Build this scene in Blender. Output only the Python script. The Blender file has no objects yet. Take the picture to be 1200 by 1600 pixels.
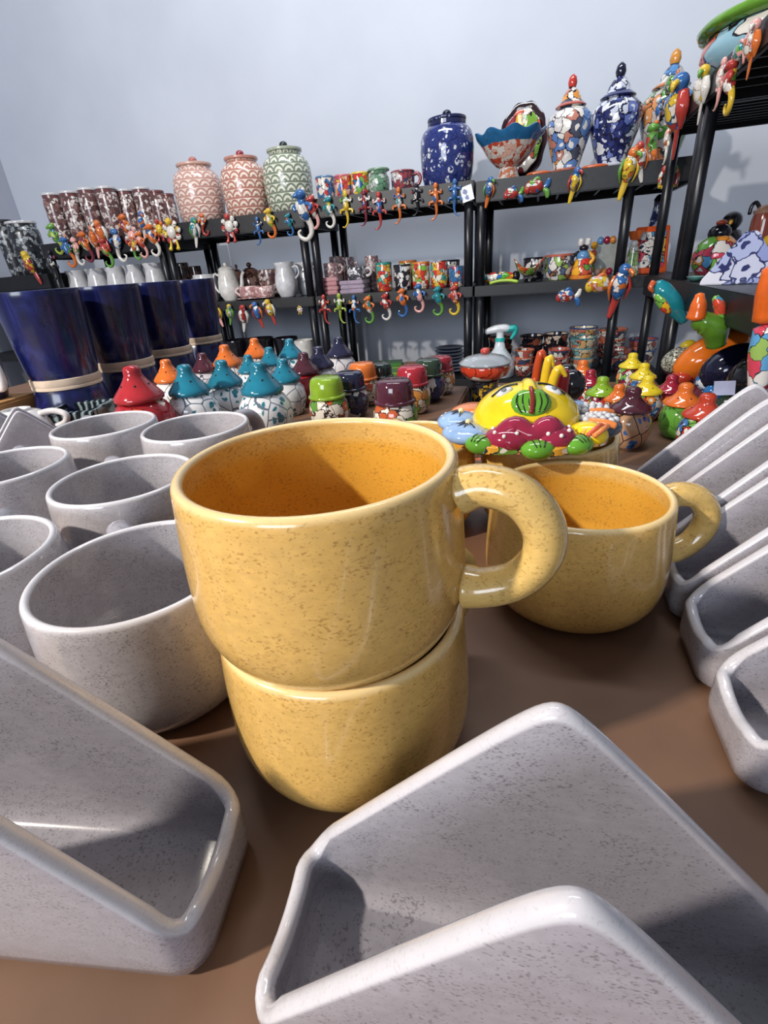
import bpy, bmesh, math, random
from mathutils import Vector, Matrix
import numpy as np

C = bpy.context.scene.collection
SC = bpy.context.scene
random.seed(4)
PI = math.pi

# ------------------------------------------------------------------ camera
EYE = 0.22                                   # metres above the table top (z = 0)
F = 765.0                                    # focal length in pixels of the 1200 x 1600 frame
def _n(v): return v / np.linalg.norm(v)
_dn = _n(np.array([718.4 - 600, 2326.5 - 800, F]))      # vanishing point of the verticals
_yy = np.array([841.5 - 600, 397.8 - 800, F]); _yy = _n(_yy - _dn * _yy.dot(_dn))
_up = -_dn
ROT = np.array([np.cross(_yy, _up), _yy, _up])          # camera axes -> world axes
cam = bpy.data.objects.new('camera', bpy.data.cameras.new('camera'))
C.objects.link(cam)
cam.data.sensor_fit = 'HORIZONTAL'; cam.data.sensor_width = 36.0
cam.data.lens = 36.0 * F / 1200.0
cam.data.clip_start = 0.005
_m = Matrix.Identity(4)
for i in range(3):
    _m[i][0] = ROT[i, 0]; _m[i][1] = -ROT[i, 1]; _m[i][2] = -ROT[i, 2]
_m[2][3] = EYE
cam.matrix_world = _m
SC.camera = cam

# ------------------------------------------------------------------ light and exposure
def srgb(h):
    h = h.lstrip('#'); c = [int(h[i:i+2], 16) / 255 for i in (0, 2, 4)]
    return tuple(x / 12.92 if x <= .04045 else ((x + .055) / 1.055) ** 2.4 for x in c) + (1.0,)
w = bpy.data.worlds.new('room_light'); SC.world = w; w.use_nodes = True
w.node_tree.nodes['Background'].inputs[0].default_value = (0.78, 0.85, 1.0, 1)
w.node_tree.nodes['Background'].inputs[1].default_value = 0.24
def area(name, loc, aim, size, power, col, sy=None):
    d = bpy.data.lights.new(name, 'AREA'); d.energy = power; d.size = size; d.color = col
    if sy: d.shape = 'RECTANGLE'; d.size_y = sy
    o = bpy.data.objects.new(name, d); C.objects.link(o); o.location = loc
    o.rotation_euler = (Vector(aim) - Vector(loc)).to_track_quat('-Z', 'Y').to_euler()
    return o
area('warm_ceiling_lamp', (-1.50, -0.98, 1.38), (0, .25, 0), 0.09, 74, (1.0, .91, .80))
area('window_light', (-1.2, -6.0, 1.7), (-.1, 2.5, -.1), 3.0, 215, (.82, .89, 1.0), 2.0)
area('wall_wash_light', (-.4, 1.15, 2.5), (-.4, 2.6, .7), 1.8, 46, (.95, .97, 1.0), .3)  # added wash light, brightens the back wall and shelves
SC.view_settings.view_transform = 'Standard'
SC.view_settings.look = 'None'
SC.view_settings.exposure = 0.0
SC.view_settings.gamma = 1.0
SC.view_settings.use_curve_mapping = False

# ------------------------------------------------------------------ placing
def _ray(px, py): return ROT @ np.array([px - 600, py - 800, F])
def at_z(px, py, z):
    r = _ray(px, py); t = (z - EYE) / r[2]; return Vector((t * r[0], t * r[1], z))
def at_y(px, py, Y):
    r = _ray(px, py); t = Y / r[1]; return Vector((t * r[0], Y, EYE + t * r[2]))
def at_x(px, py, X):
    r = _ray(px, py); t = X / r[0]; return Vector((X, t * r[1], EYE + t * r[2]))
def width(px, py, Y, wpx):
    return wpx * Y / _ray(px, py)[1]
def depth_w(p, wpx):            # width at a known point of something wpx pixels wide
    c = ROT.T @ np.array([p[0], p[1], p[2] - EYE]); return wpx * c[2] / F

# ------------------------------------------------------------------ materials
def nodes(name):
    m = bpy.data.materials.new(name); m.use_nodes = True
    nt = m.node_tree; b = nt.nodes['Principled BSDF']
    return m, nt, b
def N(nt, t, **kw):
    n = nt.nodes.new(t)
    for k, v in kw.items():
        if k.startswith('i_'): n.inputs[k[2:].replace('_', ' ')].default_value = v
        else: setattr(n, k, v)
    return n
def L(nt, a, b): nt.links.new(a, b)
def ramp(nt, stops, interp='LINEAR'):
    r = nt.nodes.new('ShaderNodeValToRGB'); e = r.color_ramp.elements
    while len(e) > len(stops): e.remove(e[-1])
    while len(e) < len(stops): e.new(1)
    for el, (p, c) in zip(e, stops): el.position = p; el.color = c
    r.color_ramp.interpolation = interp
    return r
def mix(nt, f, a, b):
    n = nt.nodes.new('ShaderNodeMix'); n.data_type = 'RGBA'
    for s, v in ((0, f), (6, a), (7, b)):
        if hasattr(v, 'is_output'): L(nt, v, n.inputs[s])
        else: n.inputs[s].default_value = v
    return n.outputs[2]
def math_(nt, op, a, b=0.0, c=None):
    n = nt.nodes.new('ShaderNodeMath'); n.operation = op
    for i, v in enumerate((a, b) if c is None else (a, b, c)):
        if hasattr(v, 'is_output'): L(nt, v, n.inputs[i])
        else: n.inputs[i].default_value = v
    return n.outputs[0]
_mats = {}
def glaze(hexc, rough=.12, metal=0.0, coat=.3):
    k = ('g', hexc, rough)
    if k in _mats: return _mats[k]
    m, nt, b = nodes('glaze_' + hexc.strip('#'))
    c = srgb(hexc)
    tc = N(nt, 'ShaderNodeTexCoord')
    n = N(nt, 'ShaderNodeTexNoise', i_Scale=45.0, i_Detail=3.0); L(nt, tc.outputs['Object'], n.inputs['Vector'])
    r = ramp(nt, [(.3, tuple(x * .82 for x in c[:3]) + (1,)), (.7, tuple(min(1, x * 1.12) for x in c[:3]) + (1,))])
    L(nt, n.outputs[0], r.inputs[0]); L(nt, r.outputs[0], b.inputs['Base Color'])
    b.inputs['Roughness'].default_value = rough; b.inputs['Metallic'].default_value = metal
    b.inputs['Coat Weight'].default_value = coat; b.inputs['Coat Roughness'].default_value = .05
    _mats[k] = m; return m
def speckled(name, base, dark, pale, rim_z=None, inner_bounce=None, rough=.2, fleck=620.0):
    m, nt, b = nodes(name)
    tc = N(nt, 'ShaderNodeTexCoord')
    info = N(nt, 'ShaderNodeObjectInfo')
    add = N(nt, 'ShaderNodeVectorMath', operation='ADD')
    L(nt, tc.outputs['Object'], add.inputs[0]); L(nt, info.outputs['Location'], add.inputs[1])
    mp = N(nt, 'ShaderNodeMapping'); mp.inputs['Scale'].default_value = (1, 1, 1.7)
    L(nt, add.outputs[0], mp.inputs[0])
    n1 = N(nt, 'ShaderNodeTexNoise', i_Scale=fleck, i_Detail=2.0, i_Roughness=.55); L(nt, mp.outputs[0], n1.inputs['Vector'])
    n2 = N(nt, 'ShaderNodeTexNoise', i_Scale=60.0, i_Detail=3.0); L(nt, mp.outputs[0], n2.inputs['Vector'])
    n3 = N(nt, 'ShaderNodeTexNoise', i_Scale=190.0, i_Detail=3.0); L(nt, mp.outputs[0], n3.inputs['Vector'])
    s = math_(nt, 'ADD', n1.outputs[0], math_(nt, 'MULTIPLY', math_(nt, 'SUBTRACT', n2.outputs[0], .5), .30))
    rs = ramp(nt, [(.565, (0, 0, 0, 1)), (.69, (1, 1, 1, 1))]); L(nt, s, rs.inputs[0])
    rb = ramp(nt, [(.35, tuple(x * .88 for x in srgb(base)[:3]) + (1,)), (.7, srgb(base))]); L(nt, n3.outputs[0], rb.inputs[0])
    gl = rb.outputs[0]
    if inner_bounce:
        ia = N(nt, 'ShaderNodeAttribute', attribute_name='inside'); gl = mix(nt, ia.outputs['Fac'], gl, srgb(inner_bounce))  # bounced light mixed into the colour of the inside faces
    fk = math_(nt, 'MULTIPLY', rs.outputs[0], .62)
    col = mix(nt, fk, gl, srgb(dark))
    if rim_z:
        sp = N(nt, 'ShaderNodeSeparateXYZ'); L(nt, tc.outputs['Object'], sp.inputs[0])
        rr = ramp(nt, [(0, (0, 0, 0, 1)), (1, (1, 1, 1, 1))])
        L(nt, math_(nt, 'MULTIPLY', math_(nt, 'SUBTRACT', sp.outputs[2], rim_z - .0030), 1 / .0025), rr.inputs[0])
        col = mix(nt, math_(nt, 'MULTIPLY', rr.outputs[0], .75), col, srgb(pale))
    at = N(nt, 'ShaderNodeAttribute', attribute_name='rim')
    col = mix(nt, math_(nt, 'MULTIPLY', at.outputs['Fac'], .55), col, srgb(pale))
    L(nt, col, b.inputs['Base Color'])
    b.inputs['Roughness'].default_value = rough
    b.inputs['Coat Weight'].default_value = .5; b.inputs['Coat Roughness'].default_value = .06
    bp = N(nt, 'ShaderNodeBump', i_Strength=.06, i_Distance=.001); L(nt, n2.outputs[0], bp.inputs['Height']); L(nt, bp.outputs[0], b.inputs['Normal'])
    return m
def painted(name, palette, scale, line='#15121c', lw=.045, rough=.12, stretch=(1, 1, 1), dots=None):
    """hand painted cells with dark outlines, different on every object"""
    k = ('p', name)
    if k in _mats: return _mats[k]
    m, nt, b = nodes(name)
    tc = N(nt, 'ShaderNodeTexCoord'); info = N(nt, 'ShaderNodeObjectInfo')
    off = N(nt, 'ShaderNodeVectorMath', operation='SCALE'); off.inputs['Scale'].default_value = 3.7
    L(nt, info.outputs['Location'], off.inputs[0])
    add = N(nt, 'ShaderNodeVectorMath', operation='ADD'); L(nt, tc.outputs['Object'], add.inputs[0]); L(nt, off.outputs[0], add.inputs[1])
    wn = N(nt, 'ShaderNodeTexNoise', i_Scale=scale * 1.3, i_Detail=2.0); L(nt, add.outputs[0], wn.inputs['Vector'])
    wo = N(nt, 'ShaderNodeVectorMath', operation='SUBTRACT'); L(nt, wn.outputs['Color'], wo.inputs[0]); wo.inputs[1].default_value = (.5, .5, .5)
    ws = N(nt, 'ShaderNodeVectorMath', operation='SCALE'); ws.inputs['Scale'].default_value = 1.1 / scale; L(nt, wo.outputs[0], ws.inputs[0])
    wa = N(nt, 'ShaderNodeVectorMath', operation='ADD'); L(nt, add.outputs[0], wa.inputs[0]); L(nt, ws.outputs[0], wa.inputs[1])
    mp = N(nt, 'ShaderNodeMapping'); mp.inputs['Scale'].default_value = stretch; L(nt, wa.outputs[0], mp.inputs[0])
    v = N(nt, 'ShaderNodeTexVoronoi', i_Scale=scale); L(nt, mp.outputs[0], v.inputs['Vector'])
    e = N(nt, 'ShaderNodeTexVoronoi', feature='DISTANCE_TO_EDGE', i_Scale=scale); L(nt, mp.outputs[0], e.inputs['Vector'])
    sep = N(nt, 'ShaderNodeSeparateColor'); L(nt, v.outputs['Color'], sep.inputs[0])
    r = ramp(nt, [(i / len(palette), srgb(c)) for i, c in enumerate(palette)], 'CONSTANT'); L(nt, sep.outputs[0], r.inputs[0])
    col = r.outputs[0]
    if dots:
        d = ramp(nt, [(.22, (1, 1, 1, 1)), (.26, (0, 0, 0, 1))]); L(nt, v.outputs['Distance'], d.inputs[0])
        col = mix(nt, d.outputs[0], col, srgb(dots))
    le = ramp(nt, [(lw * .6, (1, 1, 1, 1)), (lw, (0, 0, 0, 1))]); L(nt, e.outputs['Distance'], le.inputs[0])
    col = mix(nt, le.outputs[0], col, srgb(line))
    L(nt, col, b.inputs['Base Color']); b.inputs['Roughness'].default_value = rough
    b.inputs['Coat Weight'].default_value = .4; b.inputs['Coat Roughness'].default_value = .05
    _mats[k] = m; return m
def cyl(nt, nu, nv):
    """cylindrical cell coordinates: (fraction in u, fraction in v, row)"""
    tc = N(nt, 'ShaderNodeTexCoord'); sp = N(nt, 'ShaderNodeSeparateXYZ'); L(nt, tc.outputs['Object'], sp.inputs[0])
    th = math_(nt, 'ARCTAN2', sp.outputs[1], sp.outputs[0])
    v = math_(nt, 'MULTIPLY', sp.outputs[2], nv); row = math_(nt, 'FLOOR', v)
    u = math_(nt, 'MULTIPLY', th, nu / (2 * PI))
    u = math_(nt, 'ADD', u, math_(nt, 'MULTIPLY', row, .5))
    return math_(nt, 'FRACT', math_(nt, 'ADD', u, 100.0)), math_(nt, 'FRACT', v), row
def banded(name, light, dark, nu, nv, rough=.2, bump=.5):
    """rows of arches and dots pressed into the glaze"""
    k = ('b', name)
    if k in _mats: return _mats[k]
    m, nt, b = nodes(name)
    fu, fv, row = cyl(nt, nu, nv)
    du = math_(nt, 'SUBTRACT', fu, .5)
    rad = math_(nt, 'SQRT', math_(nt, 'ADD', math_(nt, 'MULTIPLY', du, du), math_(nt, 'MULTIPLY', math_(nt, 'MULTIPLY', fv, fv), .45)))
    ring = math_(nt, 'ABSOLUTE', math_(nt, 'SUBTRACT', math_(nt, 'FRACT', math_(nt, 'MULTIPLY', rad, 2.9)), .5))
    r = ramp(nt, [(.14, (0, 0, 0, 1)), (.30, (1, 1, 1, 1))]); L(nt, ring, r.inputs[0])
    edge = ramp(nt, [(.10, (0, 0, 0, 1)), (.16, (1, 1, 1, 1)), (.9, (1, 1, 1, 1)), (.96, (0, 0, 0, 1))]); L(nt, fv, edge.inputs[0])
    f = math_(nt, 'MULTIPLY', r.outputs[0], edge.outputs[0])
    col = mix(nt, f, srgb(dark), srgb(light)); L(nt, col, b.inputs['Base Color'])
    bp = N(nt, 'ShaderNodeBump', i_Strength=bump, i_Distance=.004); L(nt, f, bp.inputs['Height']); L(nt, bp.outputs[0], b.inputs['Normal'])
    b.inputs['Roughness'].default_value = rough; b.inputs['Coat Weight'].default_value = .4
    _mats[k] = m; return m
def floral(name, ground, petal, heart, scale, line=None, rough=.1):
    """scattered flowers with petals, leaves and fine stems on a plain ground"""
    k = ('f', name)
    if k in _mats: return _mats[k]
    m, nt, b = nodes(name)
    tc = N(nt, 'ShaderNodeTexCoord'); info = N(nt, 'ShaderNodeObjectInfo')
    add = N(nt, 'ShaderNodeVectorMath', operation='ADD'); L(nt, tc.outputs['Object'], add.inputs[0]); L(nt, info.outputs['Location'], add.inputs[1])
    v = N(nt, 'ShaderNodeTexVoronoi', i_Scale=scale); L(nt, add.outputs[0], v.inputs['Vector'])
    v2 = N(nt, 'ShaderNodeTexVoronoi', i_Scale=scale * 2.6); L(nt, add.outputs[0], v2.inputs['Vector'])
    e = N(nt, 'ShaderNodeTexVoronoi', feature='DISTANCE_TO_EDGE', i_Scale=scale); L(nt, add.outputs[0], e.inputs['Vector'])
    big = ramp(nt, [(.40, (1, 1, 1, 1)), (.44, (0, 0, 0, 1))]); L(nt, v.outputs['Distance'], big.inputs[0])
    pet = ramp(nt, [(.42, (1, 1, 1, 1)), (.5, (0, 0, 0, 1))]); L(nt, v2.outputs['Distance'], pet.inputs[0])
    hrt = ramp(nt, [(.13, (1, 1, 1, 1)), (.16, (0, 0, 0, 1))]); L(nt, v.outputs['Distance'], hrt.inputs[0])
    col = mix(nt, math_(nt, 'MULTIPLY', big.outputs[0], pet.outputs[0]), srgb(ground), srgb(petal))
    col = mix(nt, hrt.outputs[0], col, srgb(heart))
    if line:
        le = ramp(nt, [(.02, (1, 1, 1, 1)), (.035, (0, 0, 0, 1))]); L(nt, e.outputs['Distance'], le.inputs[0])
        col = mix(nt, le.outputs[0], col, srgb(line))
    L(nt, col, b.inputs['Base Color']); b.inputs['Roughness'].default_value = rough
    b.inputs['Coat Weight'].default_value = .4; b.inputs['Coat Roughness'].default_value = .05
    _mats[k] = m; return m
def rough_mat(name, c1, c2, scale, rough=.8, bump=.1, stretch=(1, 1, 1)):
    m, nt, b = nodes(name)
    tc = N(nt, 'ShaderNodeTexCoord'); mp = N(nt, 'ShaderNodeMapping'); mp.inputs['Scale'].default_value = stretch
    L(nt, tc.outputs['Object'], mp.inputs[0])
    n = N(nt, 'ShaderNodeTexNoise', i_Scale=scale, i_Detail=6.0); L(nt, mp.outputs[0], n.inputs['Vector'])
    r = ramp(nt, [(.3, srgb(c1)), (.7, srgb(c2))]); L(nt, n.outputs[0], r.inputs[0]); L(nt, r.outputs[0], b.inputs['Base Color'])
    bp = N(nt, 'ShaderNodeBump', i_Strength=bump, i_Distance=.002); L(nt, n.outputs[0], bp.inputs['Height']); L(nt, bp.outputs[0], b.inputs['Normal'])
    b.inputs['Roughness'].default_value = rough
    return m

RIM = .0824
M_WHITE = speckled('white_speckled_glaze', '#b5b1b5', '#615b5d', '#dedde2', RIM, fleck=800.0)
M_WHITE_DISH = speckled('white_speckled_dish_glaze', '#a09da5', '#5b5659', '#d3d2d8', None, fleck=860.0)
M_YELLOW = speckled('yellow_speckled_glaze', '#d7ad62', '#926a32', '#ead09a', RIM, inner_bounce='#d29c3c')  # deeper interior tone paints in the light bouncing between the mug walls
M_HANDLE_Y = speckled('yellow_handle_glaze', '#d3b069', '#957236', '#e6d09c', None)
M_BLACK = rough_mat('black_shelf_plastic', '#0b0c10', '#17181d', 60, .45, .08)
M_POST = rough_mat('black_post_plastic', '#0d0f14', '#191b21', 40, .32, .03)
M_WALL = rough_mat('painted_wall', '#b7bdc9', '#c0c6d1', 3.0, .85, .05)
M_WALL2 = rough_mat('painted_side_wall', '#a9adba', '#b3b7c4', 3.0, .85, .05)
M_TABLE = rough_mat('brown_paper_table', '#664a37', '#735440', 25, .55, .05)
M_FLOOR = rough_mat('concrete_floor', '#6d6a68', '#85817e', 6, .7, .1)
M_WOOD = rough_mat('brown_card', '#a87c4c', '#bb8f5c', 20, .8, .05)
M_COTTA = glaze('#a4795c', .6, coat=0)
P_MULTI = ['#d9432f', '#f0a51e', '#2f6fc0', '#e9e4da', '#5aa63a', '#e8e2d6', '#d67a2a', '#3aa0b5']

# ------------------------------------------------------------------ mesh helpers
def finish(bm, name, smooth=True, auto=None):
    bmesh.ops.recalc_face_normals(bm, faces=bm.faces)
    me = bpy.data.meshes.new(name); bm.to_mesh(me); bm.free()
    if smooth:
        for p in me.polygons: p.use_smooth = True
        if auto:
            try: me.set_sharp_from_angle(angle=math.radians(auto))
            except Exception: pass
    return me
def obj(name, me, mat, parent=None, loc=(0, 0, 0), rot=(0, 0, 0), scale=(1, 1, 1)):
    o = bpy.data.objects.new(name, me); C.objects.link(o)
    if mat is not None:
        if len(o.material_slots) == 0: me.materials.append(None)
        o.material_slots[0].link = 'OBJECT'; o.material_slots[0].material = mat
    o.location = loc; o.rotation_euler = rot; o.scale = scale
    if parent: o.parent = parent
    return o
def tag(o, label, cat, group=None):
    o['label'] = label; o['category'] = cat
    if group: o['group'] = group
    return o
def thing(name, label, cat, loc=(0, 0, 0), rz=0.0, group=None, scale=1.0, rot=None):
    o = bpy.data.objects.new(name, None); C.objects.link(o); o.empty_display_size = .02
    o.location = loc; o.rotation_euler = rot or (0, 0, rz)
    o.scale = (scale,) * 3 if not isinstance(scale, (tuple, list)) else scale
    return tag(o, label, cat, group)
def struct(name, me, mat):
    o = obj(name, me, mat); o['kind'] = 'structure'; return o
def bm_box(bm, a, b, bev=0.0):
    g = bmesh.ops.create_cube(bm, size=1.0)
    for v in g['verts']:
        v.co = Vector([(a[i] + b[i]) / 2 + v.co[i] * (b[i] - a[i]) for i in range(3)])
    if bev:
        es = list({e for v in g['verts'] for e in v.link_edges})
        bmesh.ops.bevel(bm, geom=es, offset=bev, segments=2, affect='EDGES')
def box_me(name, a, b, bev=0.0):
    bm = bmesh.new(); bm_box(bm, a, b, bev); return finish(bm, name, bev > 0, 40)
def bm_lathe(bm, prof, n=32, wob=None):
    rings = []
    for r, z in prof:
        if r < 1e-6: rings.append([bm.verts.new((0, 0, z))]); continue
        ring = []
        for i in range(n):
            t = 2 * PI * i / n; rr, zz = r, z
            if wob: rr, zz = wob(r, z, t)
            ring.append(bm.verts.new((rr * math.cos(t), rr * math.sin(t), zz)))
        rings.append(ring)
    for a, b in zip(rings, rings[1:]):
        for i in range(n):
            j = (i + 1) % n
            if len(a) == 1 and len(b) == 1: continue
            if len(a) == 1: bm.faces.new((a[0], b[j], b[i]))
            elif len(b) == 1: bm.faces.new((a[i], a[j], b[0]))
            else: bm.faces.new((a[i], a[j], b[j], b[i]))
def lathe(name, prof, n=32, wob=None):
    bm = bmesh.new(); bm_lathe(bm, prof, n, wob); return finish(bm, name, True, 50)
def catmull(pts, k=6):
    P = [Vector(p) for p in pts]; out = []
    for i in range(len(P) - 1):
        p0 = P[max(i - 1, 0)]; p1 = P[i]; p2 = P[i + 1]; p3 = P[min(i + 2, len(P) - 1)]
        for s in range(k):
            t = s / k
            out.append(.5 * ((2 * p1) + (-p0 + p2) * t + (2 * p0 - 5 * p1 + 4 * p2 - p3) * t * t + (-p0 + 3 * p1 - 3 * p2 + p3) * t ** 3))
    out.append(P[-1]); return out
def bm_tube(bm, pts, rad, n=8, k=4, flat=None):
    """smooth tube through pts, radius given per control point; rounded ends"""
    P4 = catmull([tuple(p) + (r,) for p, r in zip(pts, rad)], k) if False else None
    pp = catmull(pts, k)
    rr = []
    for i in range(len(rad) - 1):
        for s in range(k):
            t = s / k; t = t * t * (3 - 2 * t); rr.append(rad[i] * (1 - t) + rad[i + 1] * t)
    rr.append(rad[-1])
    up = Vector((0.13, 1, .21)).normalized(); rings = []
    for i, p in enumerate(pp):
        d = (pp[min(i + 1, len(pp) - 1)] - pp[max(i - 1, 0)])
        d = d.normalized() if d.length > 1e-9 else Vector((0, 0, 1))
        x = up.cross(d)
        if x.length < 1e-3: x = Vector((1, 0, 0)).cross(d)
        x.normalize(); y = d.cross(x); up = y * 1.0
        up = y
        fx, fy = flat or (1, 1)
        rings.append([bm.verts.new(p + (x * math.cos(2 * PI * j / n) * fx + y * math.sin(2 * PI * j / n) * fy) * rr[i]) for j in range(n)])
    for a, b in zip(rings, rings[1:]):
        for i in range(n):
            j = (i + 1) % n; bm.faces.new((a[i], a[j], b[j], b[i]))
    for ring, q, s in ((rings[0], pp[0] - (pp[1] - pp[0]).normalized() * rr[0] * .45, 1), (rings[-1], pp[-1] + (pp[-1] - pp[-2]).normalized() * rr[-1] * .45, -1)):
        c = bm.verts.new(q)
        for i in range(n):
            j = (i + 1) % n; bm.faces.new((ring[j], ring[i], c))
def tube(name, pts, rad, n=8, k=4, flat=None):
    if isinstance(rad, (int, float)): rad = [rad] * len(pts)
    bm = bmesh.new(); bm_tube(bm, pts, rad, n, k, flat); return finish(bm, name)
def bm_ball(bm, c, r, u=12, v=8):
    r = (r,) * 3 if isinstance(r, (int, float)) else r
    g = bmesh.ops.create_uvsphere(bm, u_segments=u, v_segments=v, radius=1.0)
    for q in g['verts']: q.co = Vector([c[i] + q.co[i] * r[i] for i in range(3)])
def ball(name, c, r, u=12, v=8):
    bm = bmesh.new(); bm_ball(bm, c, r, u, v); return finish(bm, name)
def copy_tree(o, parent=None):
    c = o.copy(); C.objects.link(c)
    if parent: c.parent = parent
    for ch in list(o.children): copy_tree(ch, c)
    return c

# ------------------------------------------------------------------ the room
YF, YW = 2.0, 2.52          # front of the shelving, back wall
XL = at_y(18, 300, YW).x
FZ = -0.80
struct('wall_back', box_me('wall_back', (XL - .1, YW, FZ), (2.6, YW + .1, 2.6)), M_WALL)
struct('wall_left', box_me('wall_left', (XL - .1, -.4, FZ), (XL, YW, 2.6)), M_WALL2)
struct('floor', box_me('floor', (XL - .1, -1.4, FZ - .05), (2.6, YW, FZ)), M_FLOOR)
struct('baseboard_back', box_me('baseboard_back', (XL, YW - .012, FZ), (2.6, YW, FZ + .08), .002), glaze('#9a9aa0', .5))

def table(label, x0, x1, y0, y1, z, group=None):
    t = thing('table', label, 'table', ((x0 + x1) / 2, (y0 + y1) / 2, FZ))
    hx, hy, H = (x1 - x0) / 2, (y1 - y0) / 2, z - FZ
    obj('tabletop', box_me('tabletop', (-hx, -hy, H - .03), (hx, hy, H), .003), M_TABLE, t)
    for sx in (-1, 1):
        for sy in (-1, 1):
            obj('leg', box_me('leg', (sx * (hx - .05) - .02, sy * (hy - .05) - .02, 0), (sx * (hx - .05) + .02, sy * (hy - .05) + .02, H - .0302), .003), M_BLACK, t)
    return t
table('long brown paper-covered table carrying the speckled mugs and holders', -1.35, .52, -.30, .575, 0)
table('table behind the white mugs holding blue pots and teal shakers', -1.35, -.335, .58, 1.085, 0)
table('small table carrying the farthest pair of blue pots', -1.35, -.76, 1.09, 1.40, 0)
table('narrow table holding the cap shaped jars behind the yellow stack', -.33, -.115, .58, .975, 0)
ZR = -.115
table('lower table on the right crowded with colourful shakers', -.11, .335, .58, 1.52, ZR)

# ------------------------------------------------------------------ shelving
def shelf_me(wd, dp, lip, bars=9):
    bm = bmesh.new(); t = .012
    bm_box(bm, (0, 0, -lip), (wd, t, 0), .003); bm_box(bm, (0, dp - t, -lip), (wd, dp, 0), .003)
    bm_box(bm, (0, t, -lip), (t, dp - t, 0)); bm_box(bm, (wd - t, t, -lip), (wd, dp - t, 0))
    bm_box(bm, (t, t, -.006), (wd - t, dp - t, -.0005))
    for i in range(bars):
        x = wd * (i + 1) / (bars + 1)
        bm_box(bm, (x - .004, t, -lip * .8), (x + .004, dp - t, -.006))
    for i in range(3):
        y = dp * (i + 1) / 4
        bm_box(bm, (t, y - .003, -lip * .65), (wd - t, y + .003, -.006))
    return finish(bm, 'shelf', True, 30)
def unit(label, x0, x1, y0, dp, shelves, top, rz=0.0, origin=None, lips=(.062, .036), pr=.0165, front_right=None):
    wd = x1 - x0
    t = thing('shelving_unit', label, 'shelf unit', origin or (x0, y0, FZ), rz, 'black shelving units')
    for i, z in enumerate(shelves):
        lp = lips[0] if i == 0 else lips[1]
        obj('shelf', shelf_me(wd, dp, lp), M_BLACK, t, (0, 0, z - FZ))
        for px in (.018, wd - .018):
            for py in (dp - .022, .022):
                if front_right and px > .1 and py < .1: px = front_right
                z1 = (shelves[i - 1] - FZ - lips[0 if i == 1 else 1]) if i else top - FZ
                if z1 - (z - FZ) < .01: continue
                obj('post', tube('post', [(px, py, z - FZ), (px, py, z1)], pr, 12, 1), M_POST, t)
    zb = shelves[-1] - FZ - lips[1]
    for px in (.018, wd - .018):
        for py in (dp - .022, .022):
            if front_right and px > .1 and py < .1: px = front_right
            obj('post', tube('post', [(px, py, 0.012), (px, py, zb)], pr, 12, 1), M_POST, t)
    return t
DP = .38
def ux(a, b): return at_y(a[0], a[1], YF + .02).x - .02, at_y(b[0], b[1], YF + .02).x + .02
ZT = dict(Z=.30, A=.415, B=.437, C=.462, D=.456)
ZM, Z3, Z4 = .132, -.205, -.52
UX = dict(A=ux((92, 440), (257, 400)), B=ux((275, 447), (477, 400)), C=ux((495, 400), (731, 400)), D=ux((752, 400), (965, 440)))
_dfr = UX['D'][1] - .02 - UX['D'][0]
UX['D'] = (UX['D'][0], .462)
for _a, _b in (('A', 'B'), ('B', 'C'), ('C', 'D')):
    _mid = (UX[_a][1] + UX[_b][0]) / 2
    if UX[_a][1] > UX[_b][0] - .004: UX[_a] = (UX[_a][0], _mid - .002); UX[_b] = (_mid + .002, UX[_b][1])
unit('black plastic shelf unit holding a row of brown patterned canisters', *UX['A'], YF, DP, (ZT['A'], ZM, Z3, Z4), ZT['A'])
unit('black plastic shelf unit carrying pink and green cookie jars', *UX['B'], YF, DP, (ZT['B'], ZM, Z3, Z4), ZT['B'])
unit('black plastic shelf unit with the blue and white cookie jar on top', *UX['C'], YF, DP, (ZT['C'], ZM, Z3, Z4), ZT['C'])
unit('black plastic shelf unit topped by two painted ginger jars', *UX['D'], YF, DP, (ZT['D'], ZM, Z3, Z4), ZT['D'], front_right=_dfr)
xz = UX['A'][0] - .012
unit('black plastic shelf unit at the far left under dark canisters', XL + .03, xz, YF, DP, (ZT['Z'], -.05, -.4), ZT['Z'])
# two units along the right stand closer, at right angles to the others; their fronts face left
EX, EYAW = .345, -PI / 2
K = EX / .262
ZE, ZEM, ZE3 = .556, .135, -.155
unit('black plastic shelf unit on the right, standing at right angles before the ginger jars', 0, .355, 0, .38, (ZE, ZEM, -.20, -.5), ZE, EYAW, Vector((EX, 1.975, FZ)), (.05, .06), .0145)
unit('black plastic shelf unit on the right, nearest to the viewer', 0, .70, 0, .38, (ZE, ZEM, ZE3, -.5), ZE, EYAW, Vector((EX, 1.612, FZ)), (.05, .06), .0145)
def on_e(px, py, d, z):                 # a spot d metres behind the lip of those units, seen at px, py
    p = at_x(px, py, EX + d); return Vector((EX + d, p.y, z + .0006))

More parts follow.
